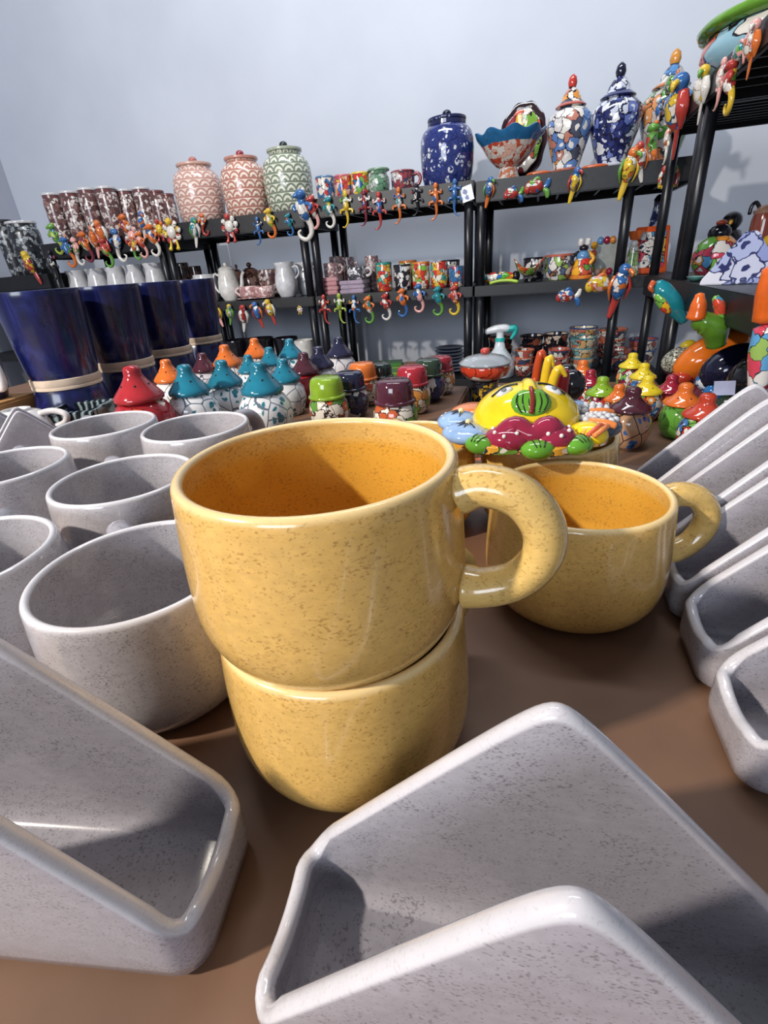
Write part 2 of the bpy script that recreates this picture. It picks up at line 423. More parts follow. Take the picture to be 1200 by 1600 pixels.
# ------------------------------------------------------------------ mugs
MR, MH, MB, MF, MZ = .0556, .0824, .0587, .0342, .0344
def mug_profile():
    out = [(0, .004), (MF - .006, .004), (MF - .003, 0), (MF, .0006)]
    n = 14
    def ro(z): 
        if z < MZ: return MF + (MB - MF) * (1 - ((MZ - z) / MZ) ** 2.3) ** (1 / 2.3)
        t = (z - MZ) / (MH - MZ); return MB + (MR - MB) * t ** 1.6
    zs = [.0012 * 1.5] + [MZ * (i / n) ** 1.5 for i in range(3, n + 1)] + [MZ + (MH - .0025 - MZ) * i / 8 for i in range(1, 9)]
    for z in zs: out.append((ro(z), z))
    t = .0046
    cr = MR - t / 2
    for k in range(1, 8):
        a = PI * k / 8; out.append((cr + t / 2 * math.cos(a), MH - .0025 + .0025 * math.sin(a)))
    for z in reversed(zs):
        if z > .009: out.append((ro(z) - t - (.0012 if z < .03 else 0), z))
    out += [(MF * .95, .0075), (MF * .5, .0062), (0, .006)]
    return out
_mp = mug_profile()
MUG_BODY = lathe('mug_body', _mp, 72)
_top = max(range(len(_mp)), key=lambda i: _mp[i][1])
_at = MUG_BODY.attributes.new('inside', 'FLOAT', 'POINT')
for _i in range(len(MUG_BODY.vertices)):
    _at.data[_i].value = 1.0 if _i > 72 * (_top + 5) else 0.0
MUG_HANDLE = tube('mug_handle', [(.0572, 0, .0710), (.066, 0, .0738), (.079, 0, .0702), (.0878, 0, .0590), (.0880, 0, .0460), (.080, 0, .0345), (.068, 0, .0290), (.0590, 0, .0282)],
                  [.0098, .0088, .0088, .0090, .0088, .0086, .0090, .0100], 16, 6, (.9, 1.0))
def mug(label, x, y, z, ang, mat, hmat, group):
    t = thing('mug', label, 'mug', (x, y, z), math.radians(ang), group)
    obj('body', MUG_BODY, mat, t); obj('handle', MUG_HANDLE, hmat, t)
    return t
GY, GW = 'yellow speckled mugs', 'white speckled mugs'
SX, SY = -.0795, .1690
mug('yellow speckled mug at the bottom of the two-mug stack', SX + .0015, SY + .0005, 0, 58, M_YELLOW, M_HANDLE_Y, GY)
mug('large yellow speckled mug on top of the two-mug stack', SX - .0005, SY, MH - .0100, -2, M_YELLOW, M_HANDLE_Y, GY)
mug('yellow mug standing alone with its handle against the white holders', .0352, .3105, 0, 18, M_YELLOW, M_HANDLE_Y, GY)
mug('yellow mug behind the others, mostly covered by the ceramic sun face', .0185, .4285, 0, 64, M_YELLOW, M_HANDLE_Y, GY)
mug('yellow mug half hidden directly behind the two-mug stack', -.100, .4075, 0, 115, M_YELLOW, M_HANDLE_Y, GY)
for lab, x, y, a in (('white speckled mug touching the yellow stack, nearest of the white mugs', -.2035, .181, 140),
                     ('white speckled mug second from the front beside the yellow stack', -.314, .296, 140),
                     ('white speckled mug in the back row beside the red and orange shaker', -.466, .437, 150),
                     ('white speckled mug in the back row in front of the teal shakers', -.343, .436, 75),
                     ('white speckled mug cut by the left picture edge, in the middle row', -.461, .306, 128),
                     ('white speckled mug cut by the left picture edge, in the front row', -.330, .170, 122)):
    mug(lab, x, y, 0, a, M_WHITE, M_WHITE_DISH, GW)

# ------------------------------------------------------------------ napkin holders with two triangular side plates
HA, HL, HT, HW, HWT = .0833, .0304, .1172, .0555, .0490
def holder_me():
    r = .0125; th = .0062
    hx, hy = HA, HW / 2
    loop = []                                              # plan: rounded rectangle, counter-clockwise
    us = [-1 + 2 * i / 48 for i in range(49)]
    us = [math.copysign(abs(u) ** 1.25, u) for u in us]
    for u in us: loop.append((u * (hx - r), -hy, 0, -1))
    for k in range(1, 7):
        a = -PI / 2 + PI / 2 * k / 7; loop.append((hx - r + r * math.cos(a), -hy + r + r * math.sin(a), math.cos(a), math.sin(a)))
    for i in range(6): loop.append((hx, (-hy + r) + (2 * hy - 2 * r) * i / 5, 1, 0))
    for k in range(1, 7):
        a = PI / 2 * k / 7; loop.append((hx - r + r * math.cos(a), hy - r + r * math.sin(a), math.cos(a), math.sin(a)))
    for u in reversed(us): loop.append((u * (hx - r), hy, 0, 1))
    for k in range(1, 7):
        a = PI / 2 + PI / 2 * k / 7; loop.append((-hx + r + r * math.cos(a), hy - r + r * math.sin(a), math.cos(a), math.sin(a)))
    for i in range(6): loop.append((-hx, (hy - r) - (2 * hy - 2 * r) * i / 5, -1, 0))
    for k in range(1, 7):
        a = PI + PI / 2 * k / 7; loop.append((-hx + r + r * math.cos(a), -hy + r + r * math.sin(a), math.cos(a), math.sin(a)))
    def top(x):
        e = .0055; ax = math.sqrt(x * x + e * e) - e * .55
        t = max(0, 1 - ax / (hx - .006)); z = HL - .001 + (HT - HL + .004) * t
        return z
    bm = bmesh.new(); cols = []
    for x, y, nx, ny in loop:
        zt = top(x); col = []
        if abs(x) > hx - .001: zt -= .0035 * max(0, 1 - (y / (hy - r)) ** 2)
        def put(off, z):
            lean = (HW - HWT) / 2 * max(0, (z - .03) / (HT - .03))
            yy = y + ny * off; yy -= math.copysign(lean, y) if abs(y) > hy * .9 else lean * y / hy
            sx_ = x + nx * off
            col.append(bm.verts.new((sx_, yy, z)))
        put(-.010, .0005); put(-.0045, .0008); put(-.0012, .004); put(0, .011)
        zs = [.011 + (zt - .003 - .011) * i / 5 for i in range(1, 6)]
        for z in zs: put(0, z)
        for k in range(1, 7):
            a = PI * k / 7; put(-th / 2 + th / 2 * math.cos(a), zt - .003 + .0032 * math.sin(a))
        for z in reversed(zs): put(-th, z)
        put(-th, .015); put(-th - .0015, .0105); put(-th - .0048, .0078)
        cols.append(col)
    n = len(cols); m = len(cols[0])
    for i in range(n):
        a, b = cols[i], cols[(i + 1) % n]
        for k in range(m - 1): bm.faces.new((a[k], b[k], b[k + 1], a[k + 1]))
    bm.faces.new([c[0] for c in reversed(cols)]); bm.faces.new([c[-1] for c in cols])
    me = finish(bm, 'napkin_holder', True, 60)
    at = me.attributes.new('rim', 'FLOAT', 'POINT')
    for i in range(len(me.vertices)):
        k = i % m
        at.data[i].value = 1.0 if 9 <= k <= 14 else 0.0
    return me
HOLDER = holder_me()
GN = 'white speckled napkin holders'
for lab, x, y, a in (('white speckled napkin holder in front of the yellow stack, both triangular plates showing', .0128, .0743, .0541),
                     ('white speckled napkin holder at lower left with its rounded low end beside the stack', -.1812, .0672, .1739),
                     ('white napkin holder nearest the viewer in the row at the right edge', .1810, .2000, .03),
                     ('white napkin holder second from the viewer in the row at the right edge', .1805, .2575, .01),
                     ('white napkin holder beside the lone yellow mug, middle of the right row', .1800, .3145, -.03),
                     ('white napkin holder fourth from the viewer in the right row', .1790, .3720, -.05),
                     ('white napkin holder at the far end of the right row beside the shakers', .1690, .4310, -.07),
                     ('white napkin holder showing one triangular plate among the mugs at far left', -.640, .474, .95),
                     ('white napkin holder cut by the left picture edge behind the triangular plate', -.722, .490, .95)):
    sc_ = .75 if x < -.5 else 1.0
    tag(obj('napkin_holder', HOLDER, M_WHITE_DISH, None, (x, y, .0001), (0, 0, a), (sc_,) * 3), lab, 'napkin holder', GN)

# ------------------------------------------------------------------ ceramic sun face lying on the yellow mugs
def sun_face():
    c = at_z(824, 655, MH + .018)
    t = thing('sun_face', 'painted ceramic sun face with yellow dome and green nose lying on mugs', 'ornament', (c.x - .002, c.y + .004, MH + .004), math.radians(8), None, 1.0)
    P = lambda n, pts, rad, m, fl=None, par=t: obj(n, tube(n, pts, rad, 12, 5, fl), m, par)
    Yl, Gr, Ma, Or = glaze('#e3c51f', .1), glaze('#5d9a30', .1), glaze('#8e2440', .1), glaze('#d97f43', .12)
    Wh, Bl, Dk = glaze('#e8e4e0', .1), glaze('#8fb0dc', .12), glaze('#16151c', .2)
    obj('backing', lathe('backing', [(0, .0), (.052, .0), (.066, .005), (.066, .010), (.050, .0145), (0, .0145)], 72, lambda r, z, a: (r * (1 + .05 * math.cos(9 * a)), z)), painted('sun_ring', ['#8e2440', '#c9805a', '#5d8a35', '#8a8f98', '#d9a23a', '#8fa9cc'], 80, '#2a2830', .05, dots='#e0ddd8'), t)
    prof = [(.043 * math.cos(a), .012 + .031 * math.sin(a)) for a in [PI / 2 * i / 12 for i in range(13)]]
    prof[-1] = (0, .043)
    f = obj('face', lathe('face', [(.040, .006)] + prof, 40), Yl, t)
    # forehead ridge, eyes, nose, mouth: laid on the dome, chin towards the viewer
    def dome(x, y, lift=.0):
        q = max(0, 1 - (x / .043) ** 2 - (y / .043) ** 2); return (x, y, .012 + .031 * math.sqrt(q) + lift)
    for s in (-1, 1):
        e = obj('eye', ball('eye', (0, 0, 0), (.0072, .0034, .0024), 14, 8), glaze('#c9ccd2', .1), t, dome(s * .0185, -.012, .0002), (.35, s * .42, s * -.25))
        obj('pupil', ball('pupil', (0, 0, .0016), (.0026, .0024, .0014), 10, 6), glaze('#6b7078', .1), e)
        P('eyebrow', [dome(s * x, yy, .0006) for x, yy in ((.008, -.004), (.018, -.0035), (.028, -.010))], .0009, Dk)
    P('nose', [dome(0, .004, -.001), dome(0, -.012, .001), dome(0, -.022, .0005)], [.004, .0055, .0065], Yl)
    m = obj('mouth', ball('mouth', (0, 0, 0), (.0150, .0125, .0050), 20, 10), Gr, t, dome(0, -.0290, -.001), (.80, 0, 0))
    obj('tongue', tube('tongue', [(0, .0115, .0032), (.0005, 0, .0056), (-.0008, -.0105, .0034)], .0020, 10, 4, (1, .7)), glaze('#7d2b23', .15), m)
    for k in range(6):
        a = -1.0 + .4 * k
        if abs(a) < .15: continue
        obj('crease', tube('crease', [(.010 * a, .006, .0038), (.0115 * a, -.002, .0046), (.008 * a, -.0095, .0030)], .0005, 6, 4), Dk, m)
    # ring of lobes
    def lobe(name, ang, r, size, mat, z=.013, tilt=.0):
        x, y = r * math.cos(ang), r * math.sin(ang)
        return obj(name, ball(name, (0, 0, 0), size, 18, 10), mat, t, (x, y, z), (0, tilt, ang))
    def dots(par, pts, rr=.0016, mat=None):
        bm = bmesh.new()
        for p in pts: bm_ball(bm, p, rr, 8, 6)
        d = obj('dots', finish(bm, 'dots'), mat or Wh, par); d['kind'] = 'stuff'
    D2 = math.radians
    for a in (-110, -74):
        l = lobe('petal', D2(a), .0500, (.0165, .0185, .0100), Ma, .0125)
        pts = []
        for u, v in ((.55, .5), (.6, -.5), (.1, .72), (.85, 0), (.15, -.72), (-.2, .1)):
            pts.append((.0165 * u, .016 * v, .0105 * math.sqrt(max(0, 1 - u * u - v * v)) + .0002))
        dots(l, pts)
    obj('lips', tube('lips', [(-.026, -.050, .014), (-.013, -.047, .019), (-.0015, -.053, .016), (.010, -.049, .019), (.020, -.048, .014)], [.007, .0105, .008, .0105, .007], 12, 5), Ma, t)
    for a in (-128, -88, -60):
        l = lobe('leaf', D2(a), .0620, (.0098, .0125, .0072), Gr, .0085)
        for v in (-.4, 0, .4):
            obj('vein', tube('vein', [(-.004, .0125 * v, .0066), (.003, .0125 * v * .8, .0068), (.008, .0125 * v * .5, .0044)], .0004, 6, 3), Dk, l)
    l = lobe('petal', D2(-42), .0560, (.0150, .0125, .0095), Yl, .011)
    for k, cc in enumerate((Or, glaze('#c95a3c', .12), glaze('#d9a43a', .12))):
        obj('stripe', tube('stripe', [(.0105 - .0045 * k, -.0115, .0035), (.0125 - .0050 * k, -.004, .0066), (.0115 - .005 * k, .005, .0068), (.007 - .004 * k, .0110, .0036)], .0020, 8, 4), cc, l)
    for a, mm in ((-152, Bl), (170, Bl), (140, Or), (108, Ma), (75, Or), (42, Bl)):
        l = lobe('petal', D2(a), .0560, (.0175, .0215, .0075), mm, .0105)
        if mm is Bl:
            for q in (-.7, 0, .7, 1.6, -1.6):
                obj('daisy_line', tube('daisy_line', [(-.003, 0, .0086), (-.003 + .007 * math.cos(q), .007 * math.sin(q), .0078), (-.003 + .012 * math.cos(q), .0125 * math.sin(q), .0045)], .0005, 6, 3), Dk, l)
            dots(l, [(-.003, 0, .0086)], .0026, glaze('#e9d9a8', .15))
            dots(l, [(.013 * math.cos(q), .015 * math.sin(q), .0035) for q in (-1.1, -.5, .1, .7, 1.2)], .0017)
    for a in (-18, 12):
        l = lobe('petal', D2(a), .0565, (.0175, .0190, .0080), glaze('#3c4452', .15), .0105)
        pts = []
        for i in range(-2, 3):
            for j in range(-2, 3):
                u, v = i * .36 + (.18 if j % 2 else 0), j * .36
                if u * u + v * v < .8: pts.append((.0165 * u, .0165 * v, .0085 * math.sqrt(1 - u * u - v * v)))
        dots(l, pts, .0029, glaze('#bfc0c4', .12))
        obj('stripe', tube('stripe', [(.012, -.010, .004), (.004, -.0115, .0065), (-.006, -.010, .0065)], .0032, 8, 4), Or, l)
    return t
sun_face()

# ------------------------------------------------------------------ blue cups stacked foot to foot
CUP = [(0, .009), (.034, .009), (.038, 0), (.0415, 0), (.0425, .0015), (.0428, .0085), (.0415, .0095)]
def cup_me(part):
    if part == 'foot':
        return lathe('foot', [(0, .002), (.036, .002), (.038, 0), (.0425, 0), (.0432, .002), (.0428, .0085), (.0415, .0092), (0, .0092)], 48)
    return lathe('cup_wall', [(0, .0093), (.0412, .0093), (.0430, .018), (.0452, .045), (.0478, .080), (.0497, .106), (.0500, .110), (.0494, .1135), (.0478, .114), (.0468, .111), (.0445, .075), (.041, .02), (.036, .0130), (0, .0130)], 48)
CUPW, CUPF = cup_me('wall'), cup_me('foot')
def navy_mat():
    m, nt, b = nodes('navy_brushed_glaze')
    tc = N(nt, 'ShaderNodeTexCoord'); mp = N(nt, 'ShaderNodeMapping'); mp.inputs['Scale'].default_value = (1, 1, .35); L(nt, tc.outputs['Object'], mp.inputs[0])
    n = N(nt, 'ShaderNodeTexNoise', i_Scale=55.0, i_Detail=6.0, i_Distortion=1.0); L(nt, mp.outputs[0], n.inputs['Vector'])
    r = ramp(nt, [(.28, srgb('#0a0c26')), (.55, srgb('#141a4c')), (.78, srgb('#2a3474'))]); L(nt, n.outputs[0], r.inputs[0]); L(nt, r.outputs[0], b.inputs['Base Color'])
    b.inputs['Roughness'].default_value = .22; b.inputs['Coat Weight'].default_value = .3
    return m
M_NAVY = navy_mat(); M_BISQUE = glaze('#c9b6a2', .7, coat=0)
PK = 1.35
names = ('first and largest', 'second', 'third', 'fourth and farthest')
for i, (px, py, wp) in enumerate(((56, 457, 126), (163, 456, 107), (236, 453, 93), (296, 450, 80))):
    sc_ = (1.0, 1.03, 1.05, 1.07)[i]
    top_z = .224
    D = .100 * PK / wp * F
    r = _ray(px, py); dirn = r / (ROT @ np.array([0, 0, 1.])).dot(r)
    p = Vector((dirn[0] * D, dirn[1] * D, 0))
    hh = .114 * .98
    for k, up in enumerate((False, True)):
        t = thing('flowerpot', '%s navy blue pot in the row, %s' % (names[i], ('upside down at the bottom', 'upright on top')[k]), 'pot',
                  (p.x, p.y, .0742 if up else .0740), 0, 'navy blue pots stacked foot to foot', (PK * .98, PK * .98, PK * .98 if up else .0736 / .114), rot=((0 if up else PI), 0, .4 * i))
        obj('pot_wall', CUPW, M_NAVY, t); obj('foot', CUPF, M_BISQUE, t)

# small things at the far left behind the white mugs
p = Vector((-.775, .572, 0))
t = thing('upturned_bowl', 'glossy white bowl turned upside down beside the blue pots', 'bowl', (p.x, p.y, 0), 0, None, .9)
obj('bowl', lathe('bowl', [(.056, 0), (.0575, .002), (.056, .022), (.049, .046), (.036, .060), (.024, .064), (.023, .067), (.018, .067), (.017, .063), (0, .063)], 40), glaze('#dcdadb', .12), t)
obj('handle', tube('handle', [(.05, .02, .03), (.068, .028, .036), (.074, .03, .05), (.055, .024, .058), (.036, .012, .056)], .0055, 10, 4), glaze('#dcdadb', .12), t)
p = at_z(112, 655, .03)
t = thing('ashtray', 'square dark striped glass ashtray in front of the blue pots', 'ashtray', (p.x, p.y + .02, 0), .35)
M_STRIPE = nodes('streaked_grey_glass'); _nt = M_STRIPE[1]
_tc = N(_nt, 'ShaderNodeTexCoord'); _wv = N(_nt, 'ShaderNodeTexWave', i_Scale=28.0, i_Distortion=6.0, i_Detail=2.0); L(_nt, _tc.outputs['Object'], _wv.inputs['Vector'])
_r = ramp(_nt, [(.2, srgb('#14181b')), (.6, srgb('#3c474b')), (.9, srgb('#8a9a9e'))]); L(_nt, _wv.outputs[0], _r.inputs[0]); L(_nt, _r.outputs[0], M_STRIPE[2].inputs['Base Color']); M_STRIPE[2].inputs['Roughness'].default_value = .08
bm = bmesh.new()
for a, b in (((-.045, -.045, 0), (.045, .045, .012)), ((-.045, -.045, .012), (.045, -.033, .046)), ((-.045, .033, .012), (.045, .045, .046)), ((-.045, -.033, .012), (-.033, .033, .046)), ((.033, -.033, .012), (.045, .033, .046))): bm_box(bm, a, b, .0015)
obj('tray', finish(bm, 'tray', True, 40), M_STRIPE[0], t)
p = at_z(8, 590, .09)
t = thing('navy_mug', 'navy mug with a white handle at the left picture edge', 'mug', (-.905, .625, .062), 0)
obj('body', lathe('body', [(0, 0), (.03, 0), (.035, .003), (.042, .03), (.043, .075), (.041, .077), (.039, .074), (.037, .01), (0, .008)], 32), M_NAVY, t)
obj('handle', tube('handle', [(.038, 0, .062), (.058, -.004, .064), (.068, -.008, .045), (.058, -.004, .022), (.036, 0, .018)], .006, 10, 4), glaze('#e6e3e0', .15), t)
tag(obj('cardboard_box', box_me('cardboard_box', (-.06, -.05, 0), (.06, .05, .0615), .004), M_WOOD, None, (-.905, .625, .0003), (0, 0, .1)), 'plain brown cardboard block under the navy mug', 'box')

# ------------------------------------------------------------------ salt shakers with bell lids
SH_BODY = lathe('body', [(0, .001), (.026, .001), (.029, 0), (.033, .003), (.0405, .016), (.0435, .030), (.0405, .045), (.0335, .0545), (.0270, .0590), (0, .0590)], 40)
SH_LID = lathe('lid', [(0, .0592), (.0262, .0592), (.0280, .0604), (.0284, .0630), (.0276, .0655), (.0235, .0705), (.0180, .0768), (.0130, .0835), (.0102, .0885), (.0098, .0920), (.0098, .0950), (.0075, .0985), (0, .0998)], 36)
def _holes():
    bm = bmesh.new()
    for k in range(6):
        a = 2 * PI * k / 6 + .3; r = .0168
        bm_ball(bm, (r * math.cos(a), r * math.sin(a), .0782), .0014, 8, 6)
    return finish(bm, 'holes')
SH_HOLES = _holes()
LID_LOW = lathe('lid', [(0, .0575), (.0270, .0575), (.0320, .0590), (.0322, .0615), (.0290, .0655), (.0215, .0700), (.0150, .0760), (.0118, .0820), (.0125, .0875), (.0112, .0920), (.0070, .0948), (0, .0956)], 36)
def _holes2():
    bm = bmesh.new()
    for k in range(6):
        a = 2 * PI * k / 6 + .3; r = .0196
        bm_ball(bm, (r * math.cos(a), r * math.sin(a), .0716), .0014, 8, 6)
    return finish(bm, 'holes')
LOW_HOLES = _holes2()
TEAL, NAVY, MAROON, ORANGE, RED, CRIMSON, LIME, YELLOW, FOREST = '#1f6f86', '#26263f', '#4a2530', '#cf6a2c', '#a32a30', '#8f1f33', '#7fa52c', '#d9c02c', '#2f4733'
F_TEAL = floral('teal_flowers_on_white', '#dcdde0', '#2b7684', '#1d6a80', 34.0, '#5f6d7a')
F_RED = painted('red_orange_shaker', ['#a3262e', '#c94a20', '#e0962c', '#a3262e', '#b83a22'], 22, '#6b1a1a', .02, dots='#e9dcc4')
F_NAVY = floral('navy_flowers_on_white', '#d6d4d8', '#2b3360', '#4a2b3a', 34.0, '#6a6a80')
F_ORNG = floral('orange_flowers_on_white', '#dcdad8', '#c8652c', '#e0a03a', 34.0, '#706a68')
F_BROWN = floral('blue_flowers_on_tan', '#c49a78', '#2a64ad', '#1f4f93', 30.0, '#3b2a26')
P_SH = painted('multicolour_shaker', ['#c0392f', '#d9d4cc', '#3d78b8', '#6fae45', '#e0903a', '#d9d4cc', '#8e2440'], 60, '#221c26', .05, dots='#e9e6e0')
HOLE = glaze('#1a1214', .6, coat=0)
def fit_scale(px, py, wp, zb, H, wd):   # size at which its top and its width agree when it stands on zb
    c = depth_w(at_z(px, py, zb), wp) / wd / (EYE - zb)
    return max(.55, min(1.4, c * (EYE - zb) / (1 + c * H)))
def shaker(label, px, py, wp, col, body, group, zbase=0.0, low=False):
    slim = .80 if (wp < 52 or low) else .84
    H = .0956 if low else .0998; wd = .0644 if low else .0568
    s = fit_scale(px, py, wp, zbase, H, wd)
    p = at_z(px, py, zbase + H * s)
    t = thing('salt_shaker', label, 'salt shaker', (p.x, p.y, zbase + .0004), random.uniform(-.5, .9), group, s)
    obj('body', SH_BODY, body, t, (0, 0, 0), (0, 0, 0), (slim, slim, 1))
    l = obj('lid', LID_LOW if low else SH_LID, glaze(col, .1), t); obj('holes', LOW_HOLES if low else SH_HOLES, HOLE, l)
    return t
GS = 'round salt shakers with bell lids'
for a in (('round red and orange salt shaker with a red lid by the white mugs', 203, 571, 77, RED, F_RED),
          ('orange lidded salt shaker between the red one and the teal ones', 257, 561, 48, ORANGE, F_ORNG),
          ('white salt shaker with teal flowers and a teal lid, left of the front pair', 286, 569, 65, TEAL, F_TEAL),
          ('maroon lidded salt shaker between two orange ones, by the blue pots', 314, 551, 40, MAROON, F_NAVY),
          ('orange lidded salt shaker behind the maroon one by the blue pots', 349, 538, 45, ORANGE, F_ORNG),
          ('teal lidded salt shaker right of the front left teal one', 344, 562, 56, TEAL, F_TEAL),
          ('orange lidded salt shaker farthest back among the teal ones', 396, 528, 40, ORANGE, F_ORNG),
          ('teal lidded salt shaker half hidden behind the central teal one', 386, 554, 38, TEAL, F_TEAL),
          ('teal lidded salt shaker just behind the two central teal ones', 419, 542, 38, TEAL, F_TEAL),
          ('largest teal lidded white salt shaker in the centre of the front row', 402, 565, 68, TEAL, F_TEAL),
          ('teal lidded salt shaker between the central one and the green cap jar', 440, 560, 50, TEAL, F_TEAL),
          ('teal lidded salt shaker at the back near the shelf post', 451, 529, 40, TEAL, F_TEAL),
          ('maroon lidded salt shaker in front of the navy ones', 473, 550, 46, MAROON, F_RED),
          ('navy lidded salt shaker, left of the navy pair', 496, 541, 46, NAVY, F_NAVY),
          ('navy lidded salt shaker, right of the navy pair by the post', 528, 526, 42, NAVY, F_NAVY)):
    shaker(*a, GS)
GS2 = 'mushroom lidded shakers on the lower table'
for a in (('yellow lidded shaker, farthest of the three yellow ones', 990, 551, 38, YELLOW, P_SH),
          ('yellow lidded shaker, middle of the three yellow ones', 1008, 567, 40, YELLOW, P_SH),
          ('yellow lidded shaker, nearest of the three yellow ones', 1014, 586, 48, YELLOW, P_SH),
          ('lime green lidded shaker left of the orange one', 943, 588, 48, LIME, P_SH),
          ('orange lidded shaker between lime and maroon lids', 969, 600, 44, ORANGE, P_SH),
          ('tan shaker painted with a blue-hearted flower under a maroon lid', 991, 604, 64, MAROON, F_BROWN),
          ('crimson lidded shaker behind the orange one on the right', 1052, 585, 46, CRIMSON, P_SH),
          ('orange lidded shaker with green body beside the white holders', 1074, 598, 58, ORANGE, painted('green_shaker', ['#5f9a3a', '#6fae45', '#5f9a3a'], 30, '#33591f', .02)),
          ('red lidded shaker partly hidden behind the farthest white holder', 1108, 614, 64, '#b5402c', P_SH),
          ('orange lidded shaker behind the sun face', 912, 562, 42, ORANGE, P_SH),
          ('crimson lidded shaker behind the lime green one', 924, 577, 40, CRIMSON, P_SH)):
    shaker(*a, GS2, ZR, True)

# ------------------------------------------------------------------ jars with cap shaped lids
JB = lathe('body', [(0, .001), (.022, .001), (.026, .003), (.033, .014), (.0355, .03), (.034, .044), (.030, .052), (.028, .054), (0, .054)], 36)
JL = lathe('lid', [(0, .0545), (.0315, .0545), (.0330, .0560), (.0330, .0585), (.0315, .0600), (.0300, .0605), (.0295, .066), (.0285, .080), (.0262, .0865), (.0225, .0895), (.012, .0905), (0, .0908)], 36)
P_J = [painted('jar_body_a', ['#b8562f', '#d9d2c4', '#d9d2c4', '#5d8f3a'], 60, '#2a2024', .05), painted('jar_body_b', ['#262a48', '#31365c', '#d9d6d2'], 30, '#14151f', .05, dots='#dcdad6'),
       painted('jar_body_c', ['#d9d2c4', '#c8863f', '#7d9a3f', '#d9d2c4'], 60, '#2a2024', .05)]
def capjar(label, px, py, wp, col, body):
    s = fit_scale(px, py, wp, 0.0, .0908, .066)
    p = at_z(px, py, .0908 * s)
    t = thing('lidded_jar', label, 'jar', (p.x, p.y, .0004), random.uniform(0, 3), 'round jars with cap shaped lids', s)
    obj('body', JB, body, t)
    obj('lid', JL, glaze(col, .08), t)
for a in (('jar with a shiny lime green cap lid in front', 508, 588, 60, '#7f9f2a', P_J[0]),
          ('jar with a navy cap lid behind the lime green one', 545, 580, 52, '#20233c', P_J[1]),
          ('jar with an orange cap lid behind the navy one', 565, 566, 48, '#cf6e2e', P_J[0]),
          ('jar with a maroon cap lid, nearest on the right', 615, 592, 68, '#4a2230', P_J[0]),
          ('jar with a bright red cap lid behind the maroon one', 643, 571, 54, '#9c2733', P_J[2]),
          ('jar with a dark green cap lid behind the red one', 669, 560, 48, '#2c3c2f', P_J[1]),
          ('jar with a crimson cap lid, farthest on the right', 688, 556, 42, '#8e2430', P_J[2]),
          ('jar with a black green cap lid behind the orange one', 594, 567, 40, '#22302c', P_J[1])):
    capjar(*a)

# ------------------------------------------------------------------ things standing on the shelves
YS = YF + .11
def spot(px, py_top, wpx, z0, Y=YS):
    """size and place of something wpx wide whose top is seen at py_top, standing on z0"""
    p = at_y(px, py_top, Y); r = depth_w(p, wpx) / 2
    return Vector((p.x, Y, z0 + .0004)), r, max(.02, p.z - z0)
def scaled(prof, R, H): return [(r * R, z * H) for r, z in prof]
MUGP = [(0, .01), (.80, .01), (.86, 0), (.93, .04), (.98, .3), (1, .6), (1, .96), (.97, 1), (.91, .98), (.90, .6), (.82, .08), (0, .06)]
def cup(name, label, cat, px, py, wp, z0, mat, rim=None, handle=None, group=None, Y=YS, prof=MUGP, hmat=None, H=None, n=28):
    p, r, h = spot(px, py, wp, z0, Y); h = H or h
    t = thing(name, label, cat, p, 0, group)
    obj('body', lathe('body', scaled(prof, r, h), n), mat, t)
    if rim: obj('rim', lathe('rim', [(r * .985, h * .93), (r * 1.03, h * .94), (r * 1.03, h * .985), (r * .96, h * 1.02), (r * .88, h * .99), (r * .885, h * .93)], n), rim, t)
    if handle is not None:
        s = .42 * h; cx, sx = math.cos(handle), math.sin(handle)
        pts = [(r * .93, .78 * h), (r * 1.25, .84 * h), (r * 1.5, .66 * h), (r * 1.45, .42 * h), (r * 1.2, .26 * h), (r * .93, .26 * h)]
        obj('handle', tube('handle', [(a * cx, a * sx, b) for a, b in pts], .10 * r + .002, 8, 4), hmat or rim or mat, t)
    return t, r, h
WHT, CREAM = glaze('#d3d4d8', .15), glaze('#dedcd8', .15)
# canisters, shelf A and the far left unit
P_CAN = painted('brown_white_relief', ['#6a4a48', '#c9bdb8', '#8a6660', '#d6ccc8', '#5a3c3c'], 70, '#4a3434', .08, rough=.25)
P_CAN2 = painted('black_grey_relief', ['#1c1f24', '#7a8086', '#2a2d33', '#9aa0a4'], 60, '#101215', .08, rough=.3)
CANP = [(0, .0), (.86, 0), (.90, .02), (.93, .2), (1, .6), (1.02, .78), (.95, .86), (.90, .88), (.90, .89), (0, .89)]
def canister(label, px, py, wp, z0, mat, lidm, neckm, group, Y):
    p, r, h = spot(px, py, wp, z0, Y); t = thing('canister', label, 'canister', p, 0, group)
    obj('body', lathe('body', scaled(CANP, r, h), 24), mat, t)
    obj('neck', lathe('neck', [(0, h * .89), (r * .92, h * .891), (r * .92, h * .945), (0, h * .946)], 24), neckm, t)
    obj('lid', lathe('lid', [(0, h * .9465), (r * .98, h * .9465), (r * 1.0, h * .965), (r * .97, h * .99), (r * .8, h), (0, h)], 24), lidm, t)
LIDW, NECK = glaze('#c9c9cc', .2), glaze('#6e4444', .2)
ordn = ('first', 'second', 'third', 'fourth', 'fifth', 'sixth', 'seventh', 'eighth', 'ninth', 'tenth', 'eleventh', 'twelfth', 'thirteenth', 'fourteenth', 'fifteenth', 'sixteenth', 'seventeenth', 'eighteenth')
for i, (px, py, wp) in enumerate(((79, 302, 29), (107, 299, 30), (134, 294, 29), (163, 292, 31), (193, 296, 27), (219, 293, 27), (243, 298, 24), (261, 303, 20))):
    canister('brown and white patterned canister, %s from the left on the top shelf' % ordn[i], px, py, wp, ZT['A'], P_CAN, LIDW if i < 6 else NECK, NECK, 'patterned canisters on the top shelf', YS if i < 4 else YS + .02 + .012 * i)
